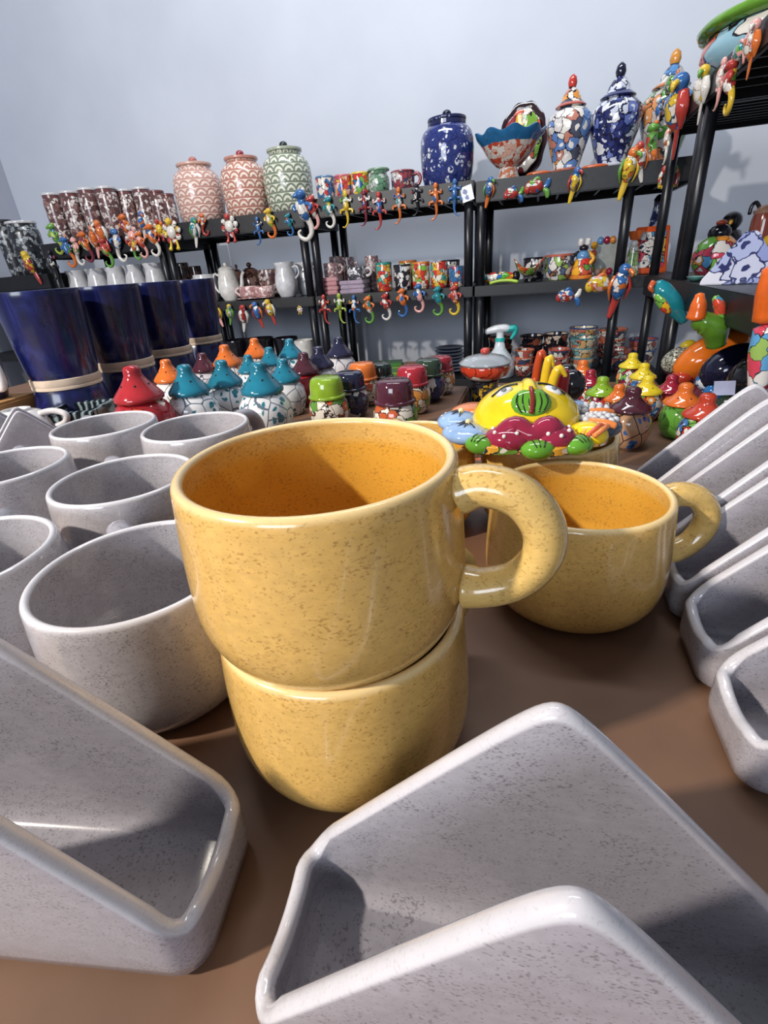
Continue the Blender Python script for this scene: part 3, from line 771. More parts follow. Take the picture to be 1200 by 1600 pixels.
canister('black patterned canister cut by the left picture edge', 2, 344, 30, ZT['Z'], P_CAN2, M_BLACK, P_CAN2, 'dark canisters at far left', YS)
canister('black and grey patterned canister with a pale lid at far left', 31, 346, 44, ZT['Z'], P_CAN2, LIDW, P_CAN2, 'dark canisters at far left', YS)
# plain white vases, shelf A middle
VASE = [(0, 0), (.62, 0), (.68, .02), (.92, .22), (1.0, .40), (.93, .60), (.78, .80), (.76, .88), (.90, .98), (.88, 1), (.80, .98), (.70, .86), (.74, .7), (.7, .1), (0, .06)]
ZMA = ZM
for i, (px, py) in enumerate(((118, 423), (148, 420), (178, 417), (207, 414), (238, 411))):
    p, r, h = spot(px, py, 35, ZMA)
    tag(obj('vase', lathe('vase', scaled(VASE, r, h), 28), WHT, None, p), 'plain white waisted vase, %s from the left behind the blue pots' % ordn[i], 'vase', 'plain white vases')
cup('painted_mug', 'dark red painted mug between the white vases and the shelf post', 'mug', 256, 414, 18, ZMA, P_CAN, None, None, None, YS + .12)
# cookie jars, shelf B and C
JARP = [(0, 0), (.80, 0), (.86, .02), (.93, .12), (.98, .30), (1.0, .50), (.98, .62), (.90, .72), (.74, .79), (.64, .805), (.63, .855), (0, .855)]
def cookie(label, px, pyk, wp, z0, body, lidm, knob, Y=YS + .02, band=None):
    p, r, h = spot(px, pyk, wp, z0, Y)
    t = thing('cookie_jar', label, 'jar', p, 0, 'large lidded cookie jars')
    obj('body', lathe('body', scaled(JARP, r, h), 40), body, t)
    l = obj('lid', lathe('lid', scaled([(0, .857), (.66, .857), (.70, .862), (.715, .880), (.70, .900), (.56, .910), (.3, .916), (0, .917)], r, h), 40), lidm, t)
    obj('knob', ball('knob', (0, 0, h * .962), (r * .165, r * .165, h * .050), 14, 10), knob, l)
    if band: obj('collar', lathe('collar', scaled([(.63, .80), (.70, .802), (.70, .853), (.63, .8565)], r, h), 40), band, t)
cookie('pale pink patterned cookie jar, left of the pair of pink jars', 300, 246, 76, ZT['B'], banded('pink_relief', '#e2cfc4', '#bb8f84', 14, 34), glaze('#c9a497', .2), glaze('#b5736c', .15))
cookie('salmon pink patterned cookie jar with a red knob', 374, 236, 74, ZT['B'], banded('salmon_relief', '#e2d2c2', '#b0766a', 15, 32), glaze('#b98375', .2), glaze('#8f2f36', .15))
cookie('pale green patterned cookie jar with a black knob', 442, 222, 78, ZT['B'] + .0, banded('green_relief', '#d3d6c4', '#76806f', 15, 32), glaze('#a3aa98', .2), glaze('#1e2a2a', .15))
cookie('large cobalt blue and white flowered cookie jar', 698, 173, 86, ZT['C'], floral('cobalt_flowers', '#2a3570', '#c9ccd2', '#7f90c0', 36, '#161c48'), floral('cobalt_lid', '#23294f', '#8c93b4', '#23294f', 30), glaze('#131730', .1), band=glaze('#23284e', .1))
# mugs on top of shelf C
P_M = [painted('mug_paint_%d' % i, c, 62, '#262029', .045) for i, c in enumerate((
    ['#3a6a9a', '#c03a35', '#5d86b0', '#d6cfc6', '#3a6a9a'], ['#b8555a', '#d9b0a6', '#c9463a', '#e0b04a', '#3d78b8'],
    ['#d9b93a', '#3a6a9a', '#c83a2f', '#e3dcd0', '#6aa04a'], ['#7e9a86', '#c9d0c6', '#5f8a6c', '#a9b8ae'],
    ['#8a3a40', '#c9c4c4', '#3a4568', '#b09a90', '#8a3a40'], ['#d77b35', '#e3dcd0', '#4a9a8a', '#c8392f', '#e0b840'],
    ['#e0dedb', '#23232c', '#e0dedb', '#23232c', '#c9c7c4'], ['#e3d6c2', '#d77b35', '#c8392f', '#7fae45', '#e3d6c2']))]
cup('painted_mug', 'blue rimmed mug painted red and blue beside the green jar', 'mug', 507, 277, 29, ZT['C'], P_M[0], glaze('#4a6f94'), None, 'painted mugs on the top shelf')
cup('painted_mug', 'pink painted mug second from the left on the top shelf', 'mug', 535, 275, 27, ZT['C'], P_M[1], glaze('#b5606a'), None, 'painted mugs on the top shelf')
cup('painted_mug', 'yellow rimmed mug painted red, white and blue', 'mug', 562, 271, 29, ZT['C'], P_M[2], glaze('#c9b04a'), None, 'painted mugs on the top shelf')
cup('painted_mug', 'orange mug half hidden behind the pink one', 'mug', 549, 273, 22, ZT['C'], P_M[5], None, None, 'painted mugs on the top shelf', YS + .10)
cup('lidded_pot', 'small grey green painted pot with a green rim', 'pot', 591, 265, 34, ZT['C'], P_M[3], glaze('#6f8f74'), None, None, YS, [(0, 0), (.78, 0), (.9, .1), (1, .4), (.95, .66), (.78, .80), (.80, .97), (.76, 1), (.68, .97), (.66, .8), (.8, .4), (.7, .08), (0, .06)])
cup('painted_mug', 'dark red rimmed bellied mug with its handle on the right', 'mug', 629, 268, 37, ZT['C'], P_M[4], glaze('#8a4248'), 0, 'painted mugs on the top shelf')
# the middle shelf of B
ZB = ZM
cup('mug', 'plain white mug with its handle on the left, next to the teapot', 'mug', 318, 429, 34, ZB, WHT, None, PI, None, YS + .0)
p, r, h = spot(351, 410, 34, ZB)
t = thing('teapot', 'tall plain white teapot with spout, handle and knobbed lid', 'teapot', p, 0)
obj('body', lathe('body', scaled([(0, 0), (.62, 0), (.66, .02), (.92, .15), (1, .3), (.96, .48), (.80, .70), (.72, .78), (.70, .80), (0, .80)], r, h), 32), CREAM, t)
obj('lid', lathe('lid', scaled([(0, .801), (.74, .801), (.76, .82), (.60, .87), (.25, .91), (0, .92)], r, h), 28), CREAM, t)
obj('knob', ball('knob', (0, 0, h * .95), (r * .2, r * .2, h * .05)), CREAM, t)
obj('spout', tube('spout', [(r * .85, 0, h * .22), (r * 1.35, 0, h * .36), (r * 1.5, 0, h * .6), (r * 1.75, 0, h * .72)], [r * .26, r * .2, r * .15, r * .14], 10, 4), CREAM, t)
obj('handle', tube('handle', [(-r * .85, 0, h * .66), (-r * 1.3, 0, h * .72), (-r * 1.55, 0, h * .55), (-r * 1.35, 0, h * .3), (-r * .95, 0, h * .2)], r * .11, 8, 4), CREAM, t)
BRN = painted('brown_glaze_pots', ['#4a3330', '#6a4c46', '#3a2826', '#7c625c'], 30, '#241816', .05)
def potlid(label, px, py, wp, z0, mat, Y, cat='pot'):
    p, r, h = spot(px, py, wp, z0, Y); t = thing('lidded_pot', label, cat, p, 0)
    obj('body', lathe('body', scaled([(0, 0), (.6, 0), (.9, .2), (1, .42), (.86, .64), (.72, .70), (0, .70)], r, h), 24), mat, t)
    l = obj('lid', lathe('lid', scaled([(0, .701), (.76, .701), (.74, .74), (.4, .84), (0, .87)], r, h), 24), mat, t)
    obj('knob', ball('knob', (0, 0, h * .93), (r * .22, r * .22, h * .07)), mat, l)
potlid('dark brown lidded pot behind the white teapot spout', 388, 410, 38, ZB, BRN, YS + .14)
potlid('small dark pot with a round knob peeking over the teapot', 368, 413, 22, ZB, BRN, YS + .19)
cup('painted_mug', 'pink and brown patterned round mug behind the pink cups', 'mug', 420, 421, 36, ZB, P_CAN, None, None, None, YS + .13)
PINK = painted('dusty_pink_relief', ['#b58a8a', '#d8bcb8', '#a67878', '#e0cac6'], 80, '#8a6262', .06, rough=.25)
for lab, px in (('pink cup on a saucer, left one beside the teapot', 389), ('pink cup on a saucer, right one by the white pitcher', 412)):
    cup('cup', lab, 'cup', px, 447, 32, ZB + .008, PINK, None, PI, 'pink cups with saucers', YS - .03)
    q, r, h = spot(px, 468, 36, ZB, YS - .03)
    tag(obj('saucer', lathe('saucer', [(0, 0), (r * .5, 0), (r, .006), (r * .98, .0076), (r * .5, .0035), (0, .0035)], 28), PINK, None, q), lab.replace('cup on a saucer', 'saucer under a cup'), 'saucer', 'pink saucers')
for lab, px, dy in (('tall white pitcher vase in front of the shelf post', 443, 0), ('white pitcher vase partly hidden by the shelf post', 476, .10)):
    p, r, h = spot(px, 410, 36, ZB, YS - .01 + dy); t = thing('pitcher', lab, 'pitcher', p, 0, 'tall white pitchers')
    obj('body', lathe('body', scaled(VASE, r, h), 28), WHT, t)
    obj('handle', tube('handle', [(r * .72, 0, h * .84), (r * 1.2, 0, h * .86), (r * 1.3, 0, h * .66), (r * .92, 0, h * .52)], r * .09, 8, 4), WHT, t)
cup('dark_mug', 'dark brown mug in the shade beside the shelf post, left', 'mug', 283, 411, 20, ZB, BRN, None, None, None, YS + .19)
cup('dark_mug', 'small dark brown mug in the shade behind the white mug', 'mug', 304, 416, 18, ZB, BRN, None, None, None, YS + .21)
# the middle shelf of C
LIL, ROSE = glaze('#9a8a9c', .25), glaze('#b07c80', .25)
def square_me(r, h, lip=.0):
    bm = bmesh.new(); bm_box(bm, (-r, -r, 0), (r, r, h), min(.003, h * .3)); return finish(bm, 'plate', True, 40)
for nm, px, wp, py0, nn, mt in (('rose', 518, 34, 462, 4, ROSE), ('lilac', 556, 38, 460, 3, LIL)):
    p, r, h = spot(px, py0, wp, ZM, YS - .02)
    for k in range(nn):
        tag(obj('square_saucer', square_me(r * (1 - .02 * (k % 2)), .0155), mt, None, (p.x, p.y, ZM + .0006 + k * .0160), (0, 0, .08 * (k % 2))),
            'square %s saucer, %s from the bottom of its stack' % (nm, ordn[k]), 'saucer', '%s square saucers in a stack' % nm)
SPK = painted('pink_speckle_relief', ['#9a7a7c', '#c9b8b6', '#8a686c', '#d6c8c6'], 120, '#6f5256', .08, rough=.3)
BWS = painted('black_white_speckle', ['#d9d8dc', '#3a3a44', '#c9c8cc', '#55535c'], 110, '#2a2a33', .08, rough=.3)
SQ = [(0, .02), (.9, .02), (.96, 0), (1, .05), (1, .95), (.96, 1), (.9, .96), (.88, .1), (0, .08)]
cup('square_mug', 'speckled pink mug standing on the rose saucers', 'mug', 517, 411, 24, ZM + .0650, SPK, None, 0, 'speckled mugs', YS - .02, SQ)
cup('square_mug', 'black and white speckled mug standing on the lilac saucers', 'mug', 557, 417, 31, ZM + .0490, BWS, None, 0, 'speckled mugs', YS - .02, SQ, glaze('#cfc9cc', .2))
for lab, px, py, dy in (('speckled pink mug at the back left of the stack', 524, 401, .13), ('speckled pink mug second at the back of the stack', 543, 402, .16), ('speckled pink mug at the back beside the teal rimmed mug', 580, 400, .10)):
    cup('square_mug', lab, 'mug', px, py, 21, ZM, SPK, None, 0, 'speckled mugs', YS + dy, SQ)
for i, (lab, px, py, wp, mt, rm) in enumerate((('tall mug with a teal rim and red and yellow patches', 599, 411, 25, P_M[5], glaze('#2f8a80')),
        ('tall black and white spotted mug', 628, 414, 27, P_M[6], glaze('#1c1c24')), ('tall mug with an orange rim and cream sides', 657, 410, 28, P_M[7], glaze('#cf7a3a')),
        ('tall mug painted blue and orange on white', 686, 409, 27, P_M[5], None), ('short blue dotted mug beside the shelf post', 713, 416, 24, P_M[0], None))):
    cup('tall_mug', lab, 'mug', px, py, wp, ZM, mt, rm, None, 'tall painted mugs', YS - .02)
cup('tall_mug', 'orange rimmed mug in the back row of tall mugs', 'mug', 637, 408, 28, ZM, P_M[7], glaze('#cf7a3a'), None, 'tall painted mugs', YS + .12)
cup('tall_mug', 'black rimmed mug in the back row of tall mugs', 'mug', 703, 407, 30, ZM, P_M[6], glaze('#1c1c24'), None, 'tall painted mugs', YS + .12)
# top of shelf D
p, r, h = spot(797, 203, 106, ZT['D'] + .001, YS)
t = thing('pedestal_bowl', 'footed bowl with a wavy blue rim painted with red flowers', 'bowl', p, 0)
def wav(rr, z, a): return (rr * (1 + .05 * math.cos(9 * a) * (z / h) ** 3), z + h * .055 * math.cos(9 * a) * (z / h) ** 4)
obj('bowl', lathe('bowl', scaled([(.26, .27), (.36, .30), (.62, .48), (.80, .70), (.83, .74), (.78, .74), (.55, .48), (.2, .36), (0, .34)], r, h), 54), painted('red_flowers_white', ['#d9d3ca', '#b8452f', '#d9d3ca', '#c9563a', '#d9d3ca', '#d9b0a0'], 60, '#b0502f', .03), t)
obj('rim', lathe('rim', scaled([(.80, .70), (.86, .76), (.97, .86), (1.0, .93), (.96, .94), (.88, .82), (.79, .735)], r, h), 72, wav), glaze('#2a6a9c', .12), t)
obj('foot', lathe('foot', scaled([(0, 0), (.34, 0), (.34, .05), (.28, .16), (.26, .27), (0, .27)], r, h), 36), painted('red_scroll_foot', ['#d9d3ca', '#c9805f', '#d9d3ca'], 70, '#a8502f', .05), t)
p, r, h = spot(817, 155, 78, ZT['D'], YS + .16)
t = thing('plate', 'dark rimmed oval plate painted with fruit standing behind the footed bowl', 'plate', (p.x, p.y, ZT['D'] + .002), 0, None, 1.0, (math.radians(-12), 0, -.12))
def oval(a, b, y0, y1, nm, mt, par, cz):
    bm = bmesh.new(); bm_lathe(bm, [(0, 0), (.92, 0), (1, .10), (.98, .14), (.88, .07), (0, .05)], 48, lambda q, z, th: (q * (1 + .03 * math.cos(10 * th)), z))
    for v in bm.verts: v.co = Vector((v.co.x * a, -v.co.z * .09 + y0, cz + v.co.y * b))
    return obj(nm, finish(bm, nm), mt, par)
oval(r, h * .5, .0, 0, 'dish', glaze('#2a1a20', .12), t, h * .52)
oval(r * .80, h * .40, -.009, 0, 'painted_centre', painted('fruit_painting', ['#7a2430', '#6f9a3a', '#c9563a', '#d9d0c4', '#e0a83a', '#8a3038'], 22, '#1a1216', .03), t, h * .52)
GJ = [(0, 0), (.56, 0), (.62, .03), (.60, .07), (.72, .22), (.92, .44), (1.0, .60), (.94, .72), (.72, .80), (.52, .825), (.50, .835), (0, .835)]
def ginger(label, px, py, wp, z0, body, lidm, fin, foot, Y=YS + .03):
    p, r, h = spot(px, py, wp, z0, Y); h *= 1.0
    t = thing('ginger_jar', label, 'jar', p, 0, 'tall painted ginger jars')
    hh = h * .80
    obj('body', lathe('body', scaled(GJ, r, hh), 40), body, t)
    obj('foot_ring', lathe('foot_ring', scaled([(.57, .001), (.64, .001), (.66, .025), (.62, .035), (.57, .03)], r, hh), 40), foot, t)
    z = hh * .836
    l = obj('lid', lathe('lid', [(0, z), (r * .60, z), (r * .64, z + h * .012), (r * .55, z + h * .04), (r * .42, z + h * .075), (r * .40, z + h * .11), (r * .28, z + h * .165), (r * .14, z + h * .20), (0, z + h * .205)], 36), body, t)
    obj('lid_rim', lathe('lid_rim', [(r * .56, z + .0005), (r * .655, z + .0015), (r * .67, z + h * .014), (r * .57, z + h * .038), (r * .54, z + h * .03)], 36), lidm, l)
    obj('finial', lathe('finial', [(0, z + h * .20), (r * .16, z + h * .205), (r * .20, z + h * .245), (r * .16, z + h * .30), (r * .05, z + h * .33), (0, z + h * .332)], 20), fin, l)
ginger('ginger jar painted salmon, blue and white with a red finial', 896, 116, 70, ZT['D'] + .012, painted('talavera_salmon', ['#b87a6a', '#d3d0cc', '#5b7fb8', '#d9d6d0', '#4a4f62', '#d98f3a', '#c9c6c4'], 30, '#23202c', .045, dots='#e3e0dc'), glaze('#b5584a', .12), glaze('#b8382f', .1), glaze('#b06a58', .15))
ginger('ginger jar painted in cobalt blue and white with a navy finial', 972, 97, 80, ZT['D'] + .012, painted('talavera_cobalt', ['#222a5e', '#b9bfd0', '#2f3a78', '#d0d3da', '#5f6fae', '#1c2350'], 40, '#141936', .07, dots='#c9cdd8'), glaze('#2a3263', .12), glaze('#161a30', .1), glaze('#c9ccd4', .15), YS + .06)
ginger('orange lidded ginger jar behind the hanging birds at the corner', 1058, 76, 84, ZT['D'] + .012, painted('talavera_orange', ['#b8703f', '#4a8a35', '#c9c6c2', '#4f82b8', '#c98a58', '#b0a8a4'], 30, '#23202c', .045, dots='#d9d0c4'), glaze('#b8733f', .12), glaze('#c98a3f', .1), glaze('#b06a58', .15), YS + .10)
for lab, px, py, ww in (('flat orange ceramic piece lying by the foot of the salmon ginger jar', 842, 268, 30), ('flat orange ceramic piece between the two ginger jars', 930, 252, 30)):
    p = at_y(px, py, YS - .04)
    tag(obj('ceramic_leaf', ball('ceramic_leaf', (0, 0, .008), (.042, .02, .008), 18, 8), glaze('#b8592f', .15), None, (p.x, YS - .04, ZT['D'] + .001)), lab, 'ornament', 'flat orange ceramic pieces')
# ------------------------------------------------------------------ middle shelf of D
ZD = ZM
p = at_y(780, 436, YS - .03)
t = thing('toy_car_ornament', 'small multicoloured ceramic piece lying on its side by the left post', 'ornament', (p.x, YS - .03, ZD + .0005), .1)
obj('body', tube('body', [(-.055, 0, .02), (-.02, 0, .022), (.02, 0, .022), (.05, 0, .02)], [.014, .019, .018, .014], 12, 5), painted('ornament_mix', P_MULTI, 45, '#22202a', .05), t)
obj('cap', ball('cap', (.06, 0, .022), (.016, .018, .018)), glaze('#1c1a22', .1), t)
p = at_y(787, 443, YS - .075)
tag(obj('lime_handle', tube('lime_handle', [(-.05, 0, .004), (-.02, 0, .010), (.02, 0, .010), (.05, 0, .004)], .0055, 8, 4), glaze('#9fc03a', .15), None, (p.x, YS - .075, ZD + .0012)), 'thin lime green ceramic piece at the shelf edge', 'ornament')
cup('painted_mug', 'black cup with white flowers behind the orange dish', 'mug', 835, 403, 33, ZD, P_M[6], glaze('#1c1c24'), None, None, YS + .06)
p, r, h = spot(826, 420, 46, ZD, YS - .03)
tag(obj('curved_dish', lathe('curved_dish', [(0, .002), (r * .3, .0), (r * .75, h * .35), (r, h * .95), (r * .96, h), (r * .7, h * .45), (r * .3, .010), (0, .012)], 40, lambda q, z, a: (q, z + .018 * math.cos(2 * a) * (z / h))), P_M[7], None, (p.x, p.y, ZD + .0195)), 'orange curved dish leaning in front of the black cup', 'dish')
cup('planter', 'round white planter painted with birds and red scrolls', 'planter', 875, 398, 44, ZD, painted('planter_paint', ['#d6d3ce', '#b06048', '#c9c6c2', '#5a6a86', '#d9d6d0', '#8fae5a'], 40, '#3a3036', .06), glaze('#b5604f', .15), None, None, YS, [(0, 0), (.7, 0), (.92, .2), (1, .5), (.98, .92), (.95, 1), (.86, 1), (.85, .5), (.6, .12), (0, .08)])
p, r, h = spot(914, 372, 34, ZD, YS - .02)
t = thing('figurine', 'seated colourful ceramic figurine with a white top on an orange base', 'figurine', p, 0)
obj('base', lathe('base', [(0, 0), (r * 1.05, 0), (r * 1.05, h * .06), (r * .9, h * .09), (0, h * .09)], 20), glaze('#cf7a2f', .15), t)
obj('skirt', lathe('skirt', scaled([(0, .09), (.95, .09), (.98, .2), (.75, .42), (.6, .5), (0, .5)], r, h), 20), painted('skirt_paint', ['#c8392f', '#e0dcd4', '#5d8f3a', '#e0a02a', '#c9563a'], 40, '#22202a', .05), t)
obj('torso', ball('torso', (0, 0, h * .56), (r * .62, r * .55, h * .16)), glaze('#5b8ab8', .15), t)
obj('arm', tube('arm', [(-r * .4, 0, h * .66), (-r * .95, -r * .2, h * .55), (-r * .9, -r * .4, h * .38)], r * .18, 8, 4), glaze('#1c1a22', .15), t)
obj('arm', tube('arm', [(r * .4, 0, h * .66), (r * .9, -r * .2, h * .5), (r * .6, -r * .5, h * .36)], r * .18, 8, 4), glaze('#e0a02a', .15), t)
obj('head', ball('head', (0, 0, h * .76), (r * .42, r * .4, h * .09)), glaze('#1f1d25', .15), t)
obj('hat', tube('hat', [(-r * .32, 0, h * .83), (-r * .3, 0, h * .98)], r * .26, 10, 3), CREAM, t); obj('hat', tube('hat', [(r * .3, 0, h * .83), (r * .33, 0, h * .98)], r * .26, 10, 3), CREAM, t)
# frame (arch) with pale mirror
p, r, h = spot(951, 371, 52, ZD, YS + .06)
t = thing('mirror', 'small mirror in a frame of coloured ceramic lumps behind the post', 'mirror', p, 0)
obj('glass', box_me('glass', (-r * .72, -.004, h * .1), (r * .72, .004, h * .9), .002), glaze('#9aa09e', .08), t)
cols = ['#b8392f', '#6f9a3a', '#d9b09a', '#c9823f', '#8e2440', '#5b8ab8', '#e0a02a', '#c9563a']
k = 0
for a in range(0, 360, 24):
    ca, sa = math.cos(math.radians(a)), math.sin(math.radians(a))
    q = 1 / max(abs(ca), abs(sa)) * .9
    obj('frame_piece', ball('frame_piece', (0, 0, 0), (r * .2, .014, h * .105), 10, 6), glaze(cols[k % 8], .12), t, (r * .85 * ca * q, -.004, h * .5 + h * .45 * sa * q + .003)); k += 1
p, r, h = spot(994, 361, 26, ZD, YS - .01)
t = thing('figurine', 'slim ceramic figurine wearing an orange cup shaped hat', 'figurine', p, 0)
obj('body', lathe('body', scaled([(0, 0), (.9, 0), (.95, .08), (.7, .3), (.62, .5), (.5, .66), (0, .66)], r, h), 20), painted('slim_fig', ['#c9cfae', '#8fae6a', '#d9d6d0', '#b8c9a0'], 50, '#3a4030', .05), t)
obj('head', ball('head', (0, 0, h * .72), (r * .45, r * .45, h * .09)), CREAM, t)
obj('hat', lathe('hat', scaled([(0, .80), (.5, .80), (.85, .95), (.9, 1), (.7, .98), (0, .9)], r, h), 20), glaze('#c8622f', .15), t)
# bottle and square painted plaque at the right end
p, r, h = spot(1031, 303, 24, ZD, YS + .14)
t = thing('bottle', 'tall blue and white patterned bottle with a black stopper', 'bottle', p, 0)
obj('body', lathe('body', scaled([(0, 0), (1.5, 0), (1.6, .03), (1.45, .35), (1.0, .55), (.62, .75), (.5, .86), (.55, .9), (0, .9)], r, h), 28), painted('bottle_blue', ['#c9cdd8', '#5f6f9e', '#d9dce2', '#39406e'], 60, '#1c2040', .05), t)
obj('stopper', lathe('stopper', scaled([(0, .9005), (.5, .9005), (.62, .93), (.3, .98), (0, 1)], r, h), 16), glaze('#17151a', .15), t)
p, r, h = spot(1026, 352, 50, ZD, YS + .01)
t = thing('square_plaque', 'square orange bordered ceramic plaque painted with a face pattern', 'plaque', (p.x, p.y, ZD + .0016), 0, None, 1.0, (math.radians(-12), 0, .15))
obj('border', box_me('border', (-r, -.006, 0), (r, .006, h), .003), glaze('#d2562a', .12), t)
obj('painted_panel', box_me('painted_panel', (-r * .78, -.0095, h * .12), (r * .78, -.0061, h * .88), .001), painted('plaque_paint', ['#d9d6d2', '#d9b04a', '#5b9ac8', '#d9d6d2', '#c9455a', '#dcd9d5'], 40, '#23202a', .05, dots='#3a3f55'), t)

# ------------------------------------------------------------------ third shelf: bowls, cups, plates and the spray bottle
BOWLP = [(0, .03), (.66, .03), (.70, 0), (.74, .03), (.86, .3), (.96, .75), (1, .96), (.98, 1), (.92, .98), (.84, .6), (.7, .16), (0, .12)]
DK = painted('dark_talavera', ['#1c1a20', '#2a2730', '#c9b8a8', '#1f1c24', '#8a4a38'], 42, '#121015', .04)
RW = painted('red_white_talavera', ['#c9c2ba', '#a8524a', '#d9d4cc', '#3f4560', '#b8705f'], 42, '#2a2228', .06)
TL = painted('teal_tan_talavera', ['#c9b89a', '#b8705a', '#d9cfb8', '#6f9a9a', '#c9a06a'], 42, '#3a3028', .05)
def bowls(label, px, py, wp, n, mat, rim, Y, group, z0=Z3):
    p, r, H = spot(px, py, wp, z0, Y); h = H / (1 + .62 * (n - 1))
    for k in range(n):
        t = thing('bowl', '%s, %s from the bottom' % (label, ordn[k]), 'bowl', (p.x, p.y, z0 + .0006 + k * h * .62), .7 * k, group)
        obj('body', lathe('body', scaled(BOWLP, r * (1 - .004 * k), h), 28), mat, t)
        obj('rim', lathe('rim', [(r * .965, h * .93), (r * 1.01, h * .94), (r * 1.01, h * .99), (r * .96, h * 1.02), (r * .915, h * .99), (r * .92, h * .94)], 28), rim, t)
BLK, TEALR, BLUER, REDR, ORR = glaze('#17151b', .12), glaze('#3f8290', .12), glaze('#2a4f86', .12), glaze('#a8443a', .12), glaze('#b8562f', .12)
bowls('black bowl in the stack behind the spray bottle', 782, 527, 38, 3, DK, ORR, YS + .05, 'stack of bowls behind the spray bottle')
bowls('black rimmed bowl in the middle dark stack', 831, 524, 36, 3, DK, BLK, YS + .10, 'middle dark stack of bowls')
bowls('black bowl with white flower in the right dark stack', 869, 521, 38, 3, DK, BLK, YS + .10, 'right dark stack of bowls')
bowls('blue rimmed bowl in the stack left of the shelf post', 912, 511, 42, 3, TL, BLUER, YS + .17, 'blue rimmed bowls by the post')
bowls('teal rimmed bowl in the front stack left of the shelf post', 912, 527, 40, 3, TL, TEALR, YS + .0, 'teal rimmed bowls by the post')
bowls('orange rimmed bowl in the stack behind the post', 958, 514, 42, 3, RW, ORR, YS + .17, 'orange rimmed bowls behind the post')
bowls('white cup with red rim in the front left stack', 820, 546, 30, 3, RW, ORR, YS - .05, 'stack of red rimmed cups')
bowls('pink rimmed white cup in the front stack', 874, 545, 34, 3, RW, REDR, YS - .06, 'stack of pink rimmed cups')
bowls('blue rimmed white bowl in the low stack at the right', 1006, 529, 42, 2, RW, BLUER, YS + .10, 'low stack of blue rimmed bowls')
bowls('reddish bowl in the low stack right of the post', 966, 545, 40, 2, RW, REDR, YS + .04, 'low stack of reddish bowls')
p, r, h = spot(782, 511, 30, Z3, YS - .06)
t = thing('spray_bottle', 'translucent white spray bottle with a turquoise trigger', 'spray bottle', p, 0)
obj('bottle', lathe('bottle', scaled([(0, 0), (1.5, 0), (1.6, .02), (1.6, .3), (1.2, .42), (.6, .58), (.46, .72), (0, .72)], r, h), 28), glaze('#c9d2da', .2), t)
obj('collar', lathe('collar', scaled([(0, .7205), (.52, .7205), (.52, .79), (0, .79)], r, h), 20), glaze('#2fb5b0', .25), t)
obj('neck', lathe('neck', scaled([(0, .7905), (.4, .7905), (.4, .9), (0, .9)], r, h), 20), glaze('#d9dde2', .25), t)
obj('sprayer_head', tube('sprayer_head', [(-r * 1.5, 0, h * .91), (-r * .4, 0, h * .965), (r * .5, 0, h * .975), (r * 1.2, 0, h * .95)], [r * .3, r * .42, r * .42, r * .25], 10, 4), glaze('#d9dde2', .25), t)
obj('trigger', tube('trigger', [(r * .6, 0, h * .95), (r * 1.4, 0, h * .97), (r * 1.5, 0, h * .88), (r * 1.1, 0, h * .76)], [r * .35, r * .35, r * .25, r * .15], 8, 4), glaze('#2fb5b0', .25), t)
# tiles, plates and dark bowls on the third shelf of B and C
for i in range(5):
    p = at_y(608 + (i % 2) * 2, 580, YS - .02)
    tag(obj('tile', box_me('tile', (-.058, -.05, 0), (.058, .05, .011), .002), glaze(('#4f8a3f', '#7aa03f', '#3f7a4a', '#6a8f45', '#4a8238')[i], .2), None, (p.x, YS - .02, Z3 + .0006 + i * .0116), (0, 0, .05 * i)), 'green square tile, %s from the bottom of its stack' % ordn[i], 'tile', 'green tiles in a stack')
for j, px in enumerate((640, 662)):
    for i in range(4):
        p = at_y(px, 580, YS + .0)
        tag(obj('tile', box_me('tile', (-.028, -.05, 0), (.028, .05, .011), .002), glaze(('#c98a4a', '#d9a05a', '#b87a4a', '#cf9650')[i], .2), None, (p.x + .0, YS, Z3 + .0006 + i * .0116)), 'tan tile, %s from the bottom of the %s tan stack' % (ordn[i], ('left', 'right')[j]), 'tile', 'tan tiles in two stacks')
PLN = glaze('#20243c', .15)
for i in range(8):
    p = at_y(702 + (i % 3), 580, YS + .04)
    t = tag(obj('plate', lathe('plate', [(0, 0), (.040, 0), (.058, .006), (.060, .009), (.056, .0095), (.038, .005), (0, .005)], 28), PLN, None, (p.x, YS + .04, Z3 + .0006 + i * .0135)), 'navy plate, %s from the bottom of the stack by the post' % ordn[i], 'plate', 'stack of navy plates')
for lab, px, py, wp, dy in (('low black bowl on the shelf behind the orange shaker', 405, 528, 44, .02), ('low black bowl behind the teal shakers', 446, 527, 38, .05), ('low black bowl behind the blue pots', 368, 531, 40, .05)):
    cup('black_bowl', lab, 'bowl', px, py, wp, Z3, BLK, None, None, 'black bowls on the low shelf', YS + dy, BOWLP)
cup('white_tub', 'plain white tub on the low shelf beside the posts', 'tub', 474, 531, 30, Z3, CREAM, None, None, None, YS - .0)

